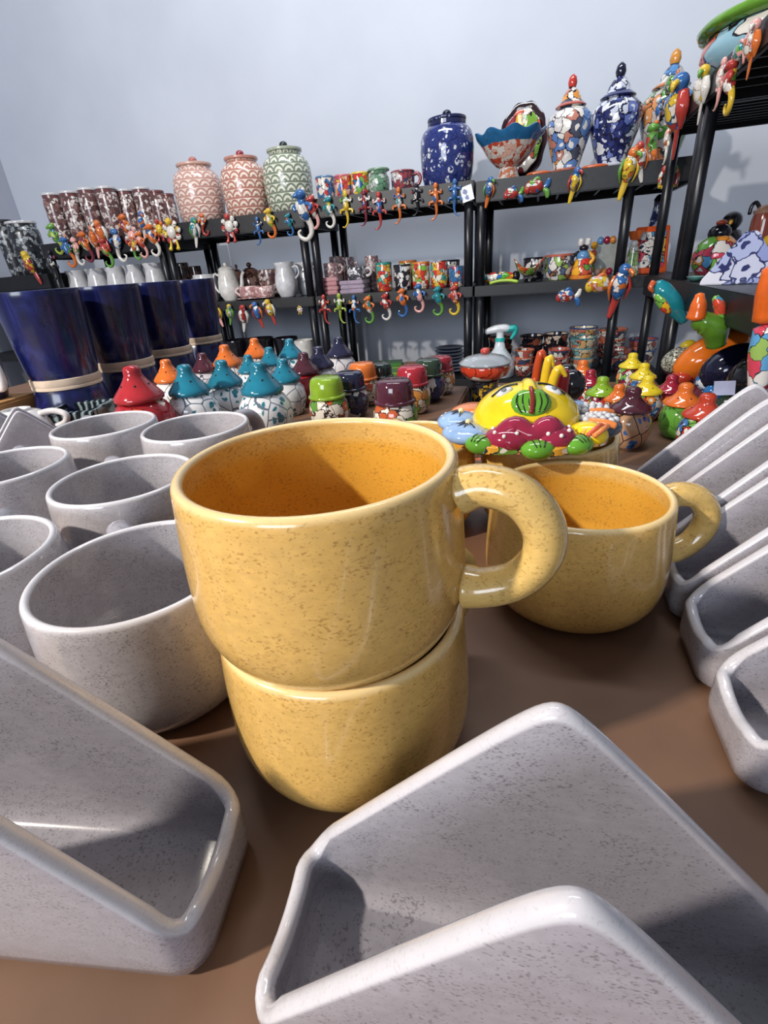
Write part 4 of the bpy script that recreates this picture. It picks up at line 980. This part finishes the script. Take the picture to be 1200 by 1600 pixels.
# ------------------------------------------------------------------ what stands on the right-hand units
p = Vector((EX + .172, 1.70, ZE + .0006))
t = thing('large_planter', 'large wide painted ceramic bowl with a green rim on the top right shelf', 'planter', p, 0, None, (1.26, 1.26, .56))
BIG = painted('large_pot_paint', ['#bcd0da', '#c9562f', '#d9d4cc', '#9fc3d4', '#b8452f', '#d9d4cc', '#8fb8c9'], 11, '#1c1a20', .03, dots='#c3d4da')
obj('body', lathe('body', [(0, .0), (.085, 0), (.092, .008), (.122, .055), (.135, .10), (.132, .14), (.122, .168), (.115, .165), (.12, .12), (.08, .02), (0, .012)], 48), BIG, t)
obj('rim', lathe('rim', [(.118, .166), (.130, .162), (.142, .172), (.146, .19), (.140, .204), (.128, .206), (.116, .19)], 48), glaze('#5f8f2f', .1), t)
p = on_e(1112, 425, .13, ZEM)
t = thing('painted_vase', 'round multicoloured vase with a dark lid on the right middle shelf', 'vase', p, 0, None, .87)
obj('body', lathe('body', [(0, 0), (.045, 0), (.06, .02), (.068, .055), (.055, .09), (.03, .11), (0, .11)], 32), painted('vase_paint', ['#c9d4d9', '#5b9ac8', '#c9455a', '#6fae45', '#d9d6d2', '#e0903a'], 30, '#22202a', .045, dots='#e6e3df'), t)
obj('lid', ball('lid', (0, 0, .118), (.034, .034, .026)), glaze('#17171f', .1), t)
obj('lid_knob', ball('lid_knob', (0, 0, .147), (.016, .012, .008)), glaze('#a8442f', .15), t)
p = on_e(1158, 436, .075, ZEM)
t = thing('blue_napkin_holder', 'triangular blue and white napkin holder on the right middle shelf', 'napkin holder', p, 0, None, .87, (0, 0, math.radians(-18)))
M_TRI = painted('blue_tri_paint', ['#aab4dc', '#c6cbe4', '#8f9cd0', '#d6d8e6'], 24, '#2a3166', .05, dots='#2a3166')
for y in (-.026, .026):
    bm = bmesh.new(); vs = [(-.085, 0), (.085, 0), (.083, .012), (.012, .112), (-.012, .112), (-.083, .012)]
    a = [bm.verts.new((x, y - .004, z)) for x, z in vs]; b = [bm.verts.new((x, y + .004, z)) for x, z in vs]
    bm.faces.new(a); bm.faces.new(list(reversed(b)))
    for i in range(6): bm.faces.new((a[i], b[i], b[(i + 1) % 6], a[(i + 1) % 6]))
    bmesh.ops.bevel(bm, geom=bm.edges[:], offset=.0022, segments=2, affect='EDGES')
    obj('side_plate', finish(bm, 'side_plate', True, 40), M_TRI, t)
obj('floor_plate', box_me('floor_plate', (-.08, -.0219, .001), (.08, .0219, .012), .002), glaze('#2a3166', .12), t)
p = on_e(1132, 400, .25, ZEM)
t = thing('penguin_figurine', 'glossy black penguin figurine with a white belly on the right middle shelf', 'figurine', p, math.radians(-20), None, 1.1)
obj('body', lathe('body', [(0, 0), (.03, 0), (.042, .03), (.04, .07), (.028, .1), (0, .11)], 24), glaze('#15151b', .08), t)
obj('belly', ball('belly', (0, -.022, .05), (.026, .022, .038)), glaze('#d9d9dc', .1), t)
obj('head', ball('head', (0, 0, .125), (.027, .027, .026)), glaze('#15151b', .08), t)
obj('beak', tube('beak', [(0, -.024, .124), (0, -.045, .118)], [.007, .003], 8, 2), glaze('#d9a02a', .12), t)
for s in (-1, 1): obj('wing', ball('wing', (s * .043, 0, .06), (.008, .02, .036)), glaze('#1c1c24', .08), t)
p = on_e(1180, 400, .27, ZEM)
t = thing('glazed_jar', 'tall reddish brown glazed jar with a dark hooked top', 'jar', p, 0, None, .85)
obj('body', lathe('body', [(0, 0), (.034, 0), (.037, .01), (.036, .15), (.032, .17), (0, .17)], 28), glaze('#7a3f33', .1), t)
obj('lid', lathe('lid', [(0, .1705), (.034, .1705), (.036, .18), (.02, .195), (0, .198)], 24), glaze('#8a6a5a', .15), t)
obj('hook', tube('hook', [(-.02, 0, .188), (-.034, 0, .205), (-.045, 0, .195), (-.047, 0, .172)], .006, 8, 4), glaze('#15151b', .15), t)
for lab, px, py, dd, cc in (('small yellow ceramic figure behind the painted vase', 1104, 385, .17, '#c9a32a'), ('small yellow ceramic figure right of the brown jar', 1198, 395, .27, '#c9a32a')):
    t = thing('ball_figure', lab, 'ornament', on_e(px, py, dd, ZEM), 0, None, .9); obj('body', ball('body', (0, 0, .035), (.03, .03, .035)), glaze(cc, .15), t); obj('head', ball('head', (0, 0, .083), (.02, .02, .018)), glaze(cc, .15), t)
t = thing('oval_dish', 'flat teal oval dish at the front edge of the right middle shelf', 'dish', on_e(1086, 440, .03, ZEM), EYAW)
obj('dish', lathe('dish', [(0, 0), (.02, 0), (.034, .008), (.036, .010), (.03, .009), (0, .004)], 28), glaze('#5f9a94', .15), t, (0, 0, 0), (0, 0, 0), (1.0, .55, 1))

# ------------------------------------------------------------------ big glossy ceramics heaped on the low shelf of the nearest right-hand unit
def lay(name, label, px, py, X, rot, cat='ornament', zmin=None):
    p = at_x(px, py, X)
    if zmin is not None: p.z = max(p.z, ZE3 + zmin)
    return thing(name, label, cat, p, 0, None, K, rot)
t = lay('orange_oval', 'large glossy orange oval ceramic piece with a red tip', 1110, 556 , EX + .060, (0, math.radians(-28), .15))
obj('body', ball('body', (0, 0, 0), (.064, .034, .035), 24, 14), glaze('#cf6a1f', .08), t); obj('tip', ball('tip', (-.052, -.004, -.010), (.022, .020, .016)), glaze('#b03a24', .1), t); obj('tail', ball('tail', (.040, .012, .004), (.040, .026, .026)), glaze('#b8602a', .1), t)
t = lay('navy_oval', 'large glossy navy oval ceramic piece behind the white holders', 1146, 575, EX + .075, (0, math.radians(-22), .15))
obj('body', ball('body', (0, 0, 0), (.052, .036, .036), 24, 14), glaze('#16172e', .06), t); obj('tip', ball('tip', (-.040, -.014, -.024), (.016, .014, .018)), glaze('#2a6aa8', .1), t)
t = lay('black_oval', 'glossy black oval ceramic piece with a white patch at the right edge', 1196, 585, EX + .085, (0, math.radians(-28), .15))
obj('body', ball('body', (0, 0, 0), (.052, .036, .036), 24, 14), glaze('#14151a', .06), t); obj('patch', ball('patch', (-.026, -.023, -.004), (.019, .012, .010), 14, 10), glaze('#d9d9dc', .08), t); obj('collar', ball('collar', (.0, -.008, -.025), (.026, .024, .016)), glaze('#2f4035', .15), t)
t = lay('checkered_oval', 'grey checkered oval ceramic piece left of the orange one', 1066, 562, EX + .028, (0, math.radians(-15), .1))
obj('body', ball('body', (0, 0, 0), (.038, .028, .026), 20, 12), painted('checker_paint', ['#a9a99a', '#c2c0ae', '#98998c'], 110, '#4a4a44', .09), t)
obj('tuft', ball('tuft', (.012, 0, .026), (.014, .010, .008)), glaze('#c9b02a', .15), t)
t = lay('blue_ornament', 'small bright blue ceramic piece under the navy oval', 1104, 598, EX + .030, (0, .6, .2))
obj('body', ball('body', (0, 0, 0), (.020, .014, .014)), painted('blue_bits', ['#2a6fb8', '#3f8fd0', '#2a6fb8', '#d9e0e6'], 60, '#163a66', .04), t)
t = lay('maroon_dish', 'dark maroon ceramic dish under the orange oval piece', 1072, 590, EX + .075, (0, 0, .1))
obj('dish', lathe('dish', [(0, 0), (.03, 0), (.045, .012), (.046, .015), (.03, .007), (0, .005)], 32), glaze('#5a1f2c', .12), t, (0, 0, 0), (0, 0, 0), (1, .8, 1))
t = lay('price_card', 'small pale price card between the navy oval and the white holders', 1132, 607, EX - .01, (math.radians(-20), 0, .1))
obj('card', box_me('card', (-.013, -.0007, -.009), (.013, .0007, .010)), glaze('#a9aecb', .4), t)
t = lay('green_cone_piece', 'green ceramic piece holding an upright orange cone below the right shelf', 1102, 516, EX - .026, (0, .05, .1)); t.scale = (.95,) * 3
obj('body', tube('body', [(-.024, 0, .010), (-.008, 0, .014), (.016, 0, .002), (.030, .006, -.030)], [.012, .022, .024, .018], 16, 5), glaze('#4f7a24', .1), t)
obj('orange_cone', tube('orange_cone', [(-.026, -.006, .024), (-.027, -.007, .045), (-.030, -.008, .068)], [.018, .015, .008], 16, 4), glaze('#cf5f22', .1), t)
obj('leaf', tube('leaf', [(.022, 0, .022), (.014, 0, .046), (.002, 0, .062)], [.009, .011, .006], 12, 4), painted('leaf_bits', ['#6fae45', '#3f8fb0', '#c9d9a0', '#6fae45', '#c8452f'], 60, '#2a4a22', .03), t)
obj('leaf_back', tube('leaf_back', [(.034, .004, -.03), (.036, .005, .0), (.026, .004, .028)], [.010, .011, .006], 12, 4), glaze('#55624a', .2), t)
t = lay('orange_cone_piece', 'tall orange ceramic cone with coloured base at the right picture edge', 1196, 500, EX - .025, (0, -.08, 0))
obj('orange_cone', tube('orange_cone', [(0, 0, .0), (-.001, 0, .025), (-.003, 0, .052)], [.0125, .0125, .008], 14, 4), glaze('#cf5f22', .1), t)
obj('base', tube('base', [(.002, 0, -.008), (.003, 0, -.035), (.004, 0, -.075)], [.012, .014, .010], 12, 4), painted('cone_base', ['#8fae5a', '#c9455a', '#5b9ac8', '#d9d6d2'], 50, '#2a2a2a', .03), t)
t = lay('teal_parrot', 'teal ceramic parrot with a coloured chest beside the right shelf posts', 1044, 470, EX - .034, (0, math.radians(-38), .0))
obj('body', tube('body', [(0, -.006, .040), (0, -.007, .022), (.002, -.005, -.005), (.003, 0, -.050)], [.010, .017, .018, .008], 14, 5), glaze('#1f7f8c', .1), t)
obj('chest', ball('chest', (-.009, -.012, .006), (.011, .012, .026)), painted('parrot_chest', ['#c8392f', '#e0b02a', '#6fae45', '#e0dcd4'], 60, '#22303a', .03), t)
obj('beak', tube('beak', [(-.004, -.012, .046), (-.013, -.016, .042), (-.013, -.016, .032)], [.006, .005, .002], 8, 3), glaze('#b8562f', .12), t)

# tureen, bird figures and eggs behind the sun face
Yt = .95; p = at_y(758, 560, Yt)
t = thing('tureen', 'oval red and white ceramic tureen with a grey lid behind the sun face', 'tureen', (p.x, Yt, ZR + .0005 + .068 * .78), 0, None, .78)
obj('stand', lathe('stand', [(0, -.068), (.034, -.068), (.036, -.058), (.030, .06), (.034, .10), (0, .10)], 28), painted('stand_grid', ['#33353c', '#41444c', '#2a2c33', '#b8902a'], 90, '#16171c', .09), t)
obj('bowl', lathe('bowl', [(0, .1005), (.030, .1005), (.052, .112), (.060, .128), (.056, .138), (0, .138)], 36), painted('tureen_petals', ['#b83a22', '#c9482a', '#b83a22', '#d9c9b8'], 26, '#5a1a14', .03, dots='#e0c9a8'), t)
l = obj('lid', lathe('lid', [(0, .1385), (.060, .1385), (.062, .142), (.045, .154), (.02, .160), (0, .161)], 36), floral('tureen_lid', '#8f969c', '#aeb6bc', '#b8c0c6', 40), t)
obj('knob', ball('knob', (0, 0, .167), (.012, .012, .008)), glaze('#b8443a', .12), l)
def birdfig(label, px, py, wp, hexc, spotc, bend, Y=.68):
    p = at_y(px, py, Y); h = p.z - ZR; r = depth_w(p, wp) / 2
    t = thing('bird_figure', label, 'figurine', (p.x, Y, ZR + .0005), 0, 'long necked bird figures')
    obj('body', tube('body', [(0, 0, r), (0, 0, h * .45), (bend * .2, 0, h * .8), (bend, 0, h * .97), (bend * 2.2, 0, h * .93)], [r, r * 1.05, r * .85, r * .8, r * .3], 14, 5), glaze(hexc, .1), t)
    obj('face_patch', ball('face_patch', (bend * .1, -r * .72, h * .82), (r * .45, r * .3, r * .8)), glaze(spotc, .12), t)
birdfig('orange red long necked bird figure behind the sun face', 838, 544, 15, '#b04420', '#c9562a', .006)
birdfig('taller yellow bird figure with red face patch', 852, 553, 17, '#d9b52a', '#b8452a', .005, .665)
birdfig('shorter yellow bird figure with red face patch', 860, 570, 18, '#d9b52a', '#b8452a', .009, .65)
birdfig('dark red bird figure with an orange face patch', 880, 577, 22, '#8e2430', '#d9702a', .002, .67)
for lab, px, py, Y, hx, s in (('glossy black ceramic egg nearest the yellow dome', 893, 602, .74, '#14141a', .019), ('glossy black ceramic egg behind the nearest one', 884, 591, .78, '#1a1a22', .018)):
    p = at_y(px, py, Y)
    t = thing('ceramic_egg', lab, 'ornament', (p.x, Y, p.z), 0, 'glossy black eggs on a low stand')
    obj('egg', ball('egg', (0, 0, 0), (s, s, s * 1.15), 18, 12), painted('egg_glaze', ['#15151b', '#1c1c24', '#2a2440', '#15151b'], 30, '#101014', .03), t)
    obj('stand', lathe('stand', [(0, ZR - p.z + .0005), (s * .7, ZR - p.z + .0005), (s * .55, -s * 1.02), (0, -s * 1.02)], 16), glaze('#5a2a28', .2), t)
for lab, px, py, Y, hx, s, z0 in (('small orange and yellow ceramic dish by the dark plates', 712, 585, .86, '#d9702a', .8, ZR), ('tan ceramic bowl right of the maroon cap jar', 722, 612, .74, '#b8805a', .8, ZR), ('low terracotta bowl behind the sun face on the left', 738, 630, .66, '#b0603f', .85, ZR),
        ('dark grey ceramic bowl beside the tureen', 790, 592, .84, '#33343a', .8, ZR), ('navy ceramic bowl behind the red cap jar', 706, 590, 1.12, '#20243a', .9, ZR)):
    p = at_y(px, py, Y)
    t = thing('ceramic_dish', lab, 'dish', (max(p.x, -.07), Y, z0 + .0006), 0, None, s)
    obj('dish', lathe('dish', [(0, 0), (.022, 0), (.034, .03), (.040, .075), (.036, .077), (.030, .035), (0, .02)], 28), painted('dish_paint_' + hx.strip('#'), [hx, hx, '#d9c4ae', hx], 34, '#2a1c1a', .03), t)
    obj('rim', lathe('rim', [(.0365, .0765), (.041, .0735), (.044, .078), (.041, .083), (.037, .080)], 28), glaze(hx, .15), t)
# bowls that carry the big glossy pieces on the low shelf
for lab, px, py, X, hx, s in (('maroon bowl under the glossy orange oval piece', 1112, 600, EX + .065, '#5a1f2c', 1.0), ('dark green bowl under the glossy navy oval piece', 1148, 615, EX + .08, '#2a3a2c', 1.0), ('brown bowl under the glossy black oval piece', 1196, 632, EX + .09, '#4a2c22', 1.0), ('dark red bowl under the checkered oval piece', 1064, 592, EX + .055, '#6a2430', .8)):
    p = at_x(px, py, X)
    t = thing('upturned_bowl', lab, 'bowl', (X, p.y, ZE3 + .0006), 0, None, s)
    h = max(.03, (p.z - ZE3)) / s
    obj('bowl', lathe('bowl', [(.055, 0), (.057, .002), (.052, h * .5), (.040, h * .85), (.026, h), (0, h)], 32), glaze(hx, .12), t)

# ------------------------------------------------------------------ small ceramic animals hanging from the shelf lips
def fam(c1, c2, c3=None):
    return painted('animal_%s_%s' % (c1.strip('#'), c2.strip('#')), [c1, c1, c2, c1, c3 or '#e0dcd4', c2], 1.0, '#1f1c22', .03, .1)
PROTO = {}
def proto(kind):
    """unit sized parts: hangs from z = 0 down to z = -1, back against y = 0"""
    if kind in PROTO: return PROTO[kind]
    T = lambda n, pts, rad, sl, fl=None, k=4: (n, tube(n, pts, rad, 8, k, fl), sl)
    B = lambda n, c, r, sl: (n, ball(n, c, r, 12, 8), sl)
    if kind == 'gecko':
        P = [T('body', [(0, -.06, -.14), (0, -.085, -.28), (.01, -.085, -.42), (0, -.06, -.56)], [.06, .095, .10, .05], 0),
             B('head', (0, -.07, -.07), (.075, .07, .10), 1),
             T('tail', [(0, -.06, -.54), (.02, -.06, -.70), (.0, -.06, -.86), (-.10, -.07, -.97), (-.18, -.08, -.95)], [.06, .045, .032, .022, .012], 1)]
        for s in (-1, 1):
            P += [T('leg', [(s * .06, -.07, -.22), (s * .17, -.07, -.26), (s * .17, -.07, -.17)], [.035, .03, .03], 0), T('leg', [(s * .06, -.07, -.48), (s * .19, -.07, -.50), (s * .20, -.07, -.58)], [.04, .035, .035], 1)]
    elif kind == 'curl':
        P = [T('body', [(-.02, -.10, -.16), (-.05, -.13, -.30), (0, -.12, -.46), (.06, -.08, -.58)], [.085, .13, .125, .075], 0),
             B('head', (-.02, -.14, -.09), (.12, .13, .10), 1), T('snout', [(-.08, -.2, -.10), (-.16, -.24, -.13)], [.06, .035], 1, None, 3),
             B('crest', (.03, -.10, -.01), (.05, .06, .05), 2),
             T('tail', [(.06, -.08, -.56), (.11, -.06, -.70), (.09, -.06, -.86), (-.03, -.06, -.95), (-.16, -.07, -.90), (-.20, -.08, -.80), (-.13, -.09, -.76)], [.075, .065, .055, .05, .042, .032, .018], 2)]
        for s in (-1, 1): P += [T('leg', [(s * .08, -.13, -.26), (s * .2, -.18, -.32), (s * .17, -.2, -.40)], [.045, .04, .03], 1)]
    elif kind == 'parrot':
        P = [T('body', [(.02, -.10, -.16), (0, -.14, -.32), (-.02, -.12, -.50), (-.03, -.08, -.64)], [.10, .15, .13, .06], 0),
             B('head', (.05, -.14, -.11), (.12, .12, .12), 1), T('beak', [(.12, -.2, -.12), (.19, -.25, -.17), (.17, -.25, -.24)], [.05, .04, .012], 3, None, 3),
             T('tail', [(-.03, -.07, -.60), (-.08, -.06, -.80), (-.13, -.05, -.99)], [.07, .06, .035], 2, (1.2, .5))]
        for s in (-1, 1): P += [T('wing', [(s * .12, -.10, -.22), (s * .19, -.09, -.42), (s * .13 - .03, -.06, -.66)], [.06, .075, .02], 2 if s > 0 else 3, (.55, 1.2))]
        P += [B('eye', (.07, -.25, -.10), (.022, .015, .022), 3)]
    elif kind == 'fish':
        P = [T('body', [(-.42, -.10, -.42), (-.22, -.14, -.34), (.05, -.14, -.36), (.24, -.10, -.42)], [.12, .25, .24, .07], 0, (1.0, .6)),
             B('head', (-.36, -.13, -.40), (.14, .12, .17), 1), T('tail', [(.22, -.10, -.42), (.38, -.09, -.32), (.46, -.08, -.12)], [.06, .11, .07], 2, (1, .5)),
             T('tail', [(.22, -.10, -.42), (.38, -.09, -.54), (.42, -.08, -.74)], [.06, .11, .07], 3, (1, .5)), T('fin', [(-.18, -.14, -.15), (.0, -.14, -.06), (.12, -.12, -.14)], [.05, .06, .03], 3), B('eye', (-.40, -.24, -.35), (.03, .02, .03), 3)]
    elif kind == 'flower':
        P = [B('body', (0, -.12, -.42), (.17, .11, .20), 1), B('head', (0, -.16, -.12), (.11, .10, .11), 2)]
        for k in range(8):
            a = 2 * PI * k / 8 + .2
            P.append(B('petal', (.26 * math.cos(a), -.09, -.42 + .27 * math.sin(a)), (.10, .06, .10), (0, 0, 3)[k % 3]))
        for s in (-1, 1): P.append(T('foot', [(s * .10, -.10, -.66), (s * .13, -.10, -.80), (s * .15, -.15, -.93)], [.045, .04, .07], 2))
    elif kind == 'mask':
        P = [T('arch', [(-.3, -.08, -.85), (-.34, -.10, -.45), (-.15, -.12, -.12), (.15, -.12, -.12), (.34, -.10, -.45), (.3, -.08, -.85)], .09, 0), B('head', (-.2, -.14, -.2), (.16, .12, .16), 1), B('flower', (.1, -.15, -.25), (.15, .1, .15), 2), T('bar', [(-.28, -.08, -.82), (0, -.10, -.90), (.28, -.08, -.82)], .07, 3)]
    PROTO[kind] = P; return P
PAL = {'g': '#5f9540', 't': '#2a7f88', 'y': '#cfae35', 'o': '#c96a30', 'r': '#a83a34', 'b': '#34629c', 'w': '#d3cfc8', 'm': '#6f2a38', 'n': '#2a2c44', 'p': '#d9a09a', 'k': '#1c1b22', 'l': '#98ad45'}
WORD = {'g': 'green', 't': 'teal', 'y': 'yellow', 'o': 'orange', 'r': 'red', 'b': 'blue', 'w': 'white', 'm': 'maroon', 'n': 'navy', 'p': 'pink', 'k': 'black', 'l': 'lime'}
def animal_mat(c1, c2, c3):
    k = ('an', c1, c2, c3)
    if k in _mats: return _mats[k]
    m = painted('animal_' + c1 + c2 + c3, [PAL[c1], PAL[c1], PAL[c2], PAL[c1], PAL[c3], PAL['w']], 7.5, '#221e26', .03, .1)
    _mats[k] = m; return m
KIND = dict(gecko=('gecko_ornament', 'ceramic gecko'), curl=('iguana_ornament', 'curl-tailed ceramic lizard'), parrot=('parrot_ornament', 'ceramic parrot'), fish=('fish_ornament', 'ceramic fish'), flower=('flower_bird_ornament', 'petal-ringed ceramic bird'), mask=('mask_ornament', 'openwork ceramic charm'))
def hang(kind, pos, h, cols, where, flip=1, rz=0.0, n=0, tot=0):
    nm, word = KIND[kind]
    lab = '%s-%s %s, %s from left on %s' % (WORD[cols[0]], WORD[cols[1]], word, ordn[n], where)
    t = thing(nm, lab, 'ornament', pos, rz, 'ornaments on ' + where, (h * flip, h, h))
    ms = [animal_mat(cols[0], cols[1], cols[2]), glaze(PAL[cols[0]], .1), glaze(PAL[cols[1]], .1), glaze(PAL[cols[2]], .1)]
    for pn, me, sl in proto(kind): obj(pn, me, ms[sl], t)
def row(where, zlip, items, Y=YF - .0012):
    for i, (kind, px, py0, py1, cols, flip) in enumerate(sorted(items, key=lambda q: q[1])):
        a = at_y(px, py0, Y); b = at_y(px, py1, Y)
        z = a.z
        hang(kind, (a.x, Y, z), a.z - b.z, cols, where, flip, 0, i)
row('the canister shelf', ZT['A'], [
    ('curl', 84, 350, 400, 'glb', 1), ('curl', 104, 370, 420, 'bog', 1), ('curl', 117, 372, 417, 'pwg', -1), ('curl', 132, 362, 412, 'omg', 1), ('parrot', 146, 352, 405, 'opw', 1), ('parrot', 156, 344, 395, 'orw', -1),
    ('curl', 164, 372, 420, 'rgo', 1), ('curl', 181, 358, 412, 'bwr', -1), ('curl', 195, 335, 385, 'orm', 1), ('flower', 204, 350, 396, 'pwr', 1), ('curl', 208, 368, 408, 'ogy', -1), ('curl', 220, 362, 405, 'opr', 1), ('parrot', 221, 331, 375, 'bwo', 1), ('curl', 237, 350, 403, 'owb', 1), ('flower', 247, 342, 380, 'yro', 1), ('flower', 266, 340, 395, 'wyr', 1)])
row('the cookie jar shelf', ZT['B'], [
    ('parrot', 303, 340, 388, 'twg', 1), ('curl', 316, 334, 370, 'ort', -1), ('flower', 357, 333, 383, 'wrm', 1), ('gecko', 402, 340, 384, 'bpn', 1), ('curl', 422, 326, 374, 'yol', 1), ('curl', 452, 334, 370, 'tbo', 1), ('curl', 474, 297, 379, 'bwt', 1), ('curl', 489, 306, 360, 'rpo', 1)])
row('the blue jar shelf', ZT['C'], [
    ('curl', 515, 308, 358, 'twy', 1), ('gecko', 540, 300, 357, 'ylg', 1), ('gecko', 569, 298, 354, 'mbr', 1), ('gecko', 592, 301, 360, 'rbp', 1), ('gecko', 623, 294, 351, 'otb', 1), ('gecko', 651, 287, 338, 'kwr', 1), ('gecko', 681, 287, 345, 'orb', 1), ('gecko', 711, 281, 339, 'btg', -1)])
row('the shelf under the teapot', ZM, [
    ('parrot', 338, 473, 511, 'rpy', -1), ('parrot', 358, 475, 508, 'ygb', 1), ('parrot', 379, 476, 519, 'rwm', 1), ('parrot', 401, 471, 513, 'bro', -1), ('parrot', 421, 467, 508, 'yrw', -1), ('flower', 468, 477, 492, 'wyp', 1)])
row('the tall mug shelf', ZM, [
    ('gecko', 506, 461, 507, 'rpo', -1), ('gecko', 530, 459, 506, 'lgo', -1), ('gecko', 553, 462, 506, 'boy', -1), ('curl', 577, 462, 506, 'ogt', 1), ('curl', 604, 458, 501, 'rwn', 1), ('curl', 630, 450, 496, 'obp', 1), ('curl', 656, 443, 489, 'bpr', 1), ('curl', 686, 447, 494, 'tgl', 1), ('curl', 712, 445, 493, 'ryp', 1)])
row('the ginger jar shelf', ZT['D'], [
    ('parrot', 765, 277, 325, 'bog', 1), ('fish', 803, 290, 326, 'rgb', 1), ('fish', 840, 276, 322, 'rbg', 1), ('parrot', 900, 262, 318, 'byr', 1), ('parrot', 986, 232, 312, 'oyg', 1), ('parrot', 1003, 222, 286, 'rwo', -1), ('mask', 1048, 256, 298, 'rgy', 1)])
row('the mirror shelf', ZM, [
    ('fish', 889, 448, 488, 'rwb', 1), ('fish', 942, 425, 478, 'ypo', 1), ('parrot', 972, 412, 496, 'bro', 1)])
row('the far left shelf', ZT['Z'], [('parrot', 44, 392, 446, 'yrk', -1), ('gecko', 78, 392, 440, 'kmn', 1)])
# ornaments along the front lips of the right-hand units
wh = 'the highest right shelf'
for i, (kind, px, py0, py1, cols) in enumerate((('curl', 1033, 190, 262, 'gor'), ('flower', 1037, 150, 192, 'bwr'), ('gecko', 1052, 190, 250, 'wop'),
        ('fish', 1060, 108, 160, 'gob'), ('parrot', 1082, 112, 232, 'bry'), ('parrot', 1113, 100, 180, 'ywg'), ('gecko', 1138, 90, 160, 'pbw'), ('curl', 1158, 90, 168, 'ryg'), ('fish', 1168, 58, 110, 'tgp'), ('parrot', 1193, 28, 106, 'pow'))):
    a = at_x(px, py0, EX - .0012); b = at_x(px, py1, EX - .0012)
    hang(kind, a, min(a.z - b.z, .20), cols, wh, 1, EYAW, i)
# paper price tag at the right end of the top shelf
p = at_y(730, 303, YF - .002)
t = thing('price_tag', 'crumpled white paper price tag with blue print beside the shelf post', 'tag', (p.x, YF - .002, p.z), 0)
obj('tag', box_me('tag', (-.02, -.0012, -.022), (.02, .0005, .024)), painted('tag_print', ['#d9dbe2', '#d9dbe2', '#4a5a8a', '#d9dbe2'], 60, '#c9ccd6', .02, .6), t, (0, 0, 0), (0, -.25, 0))
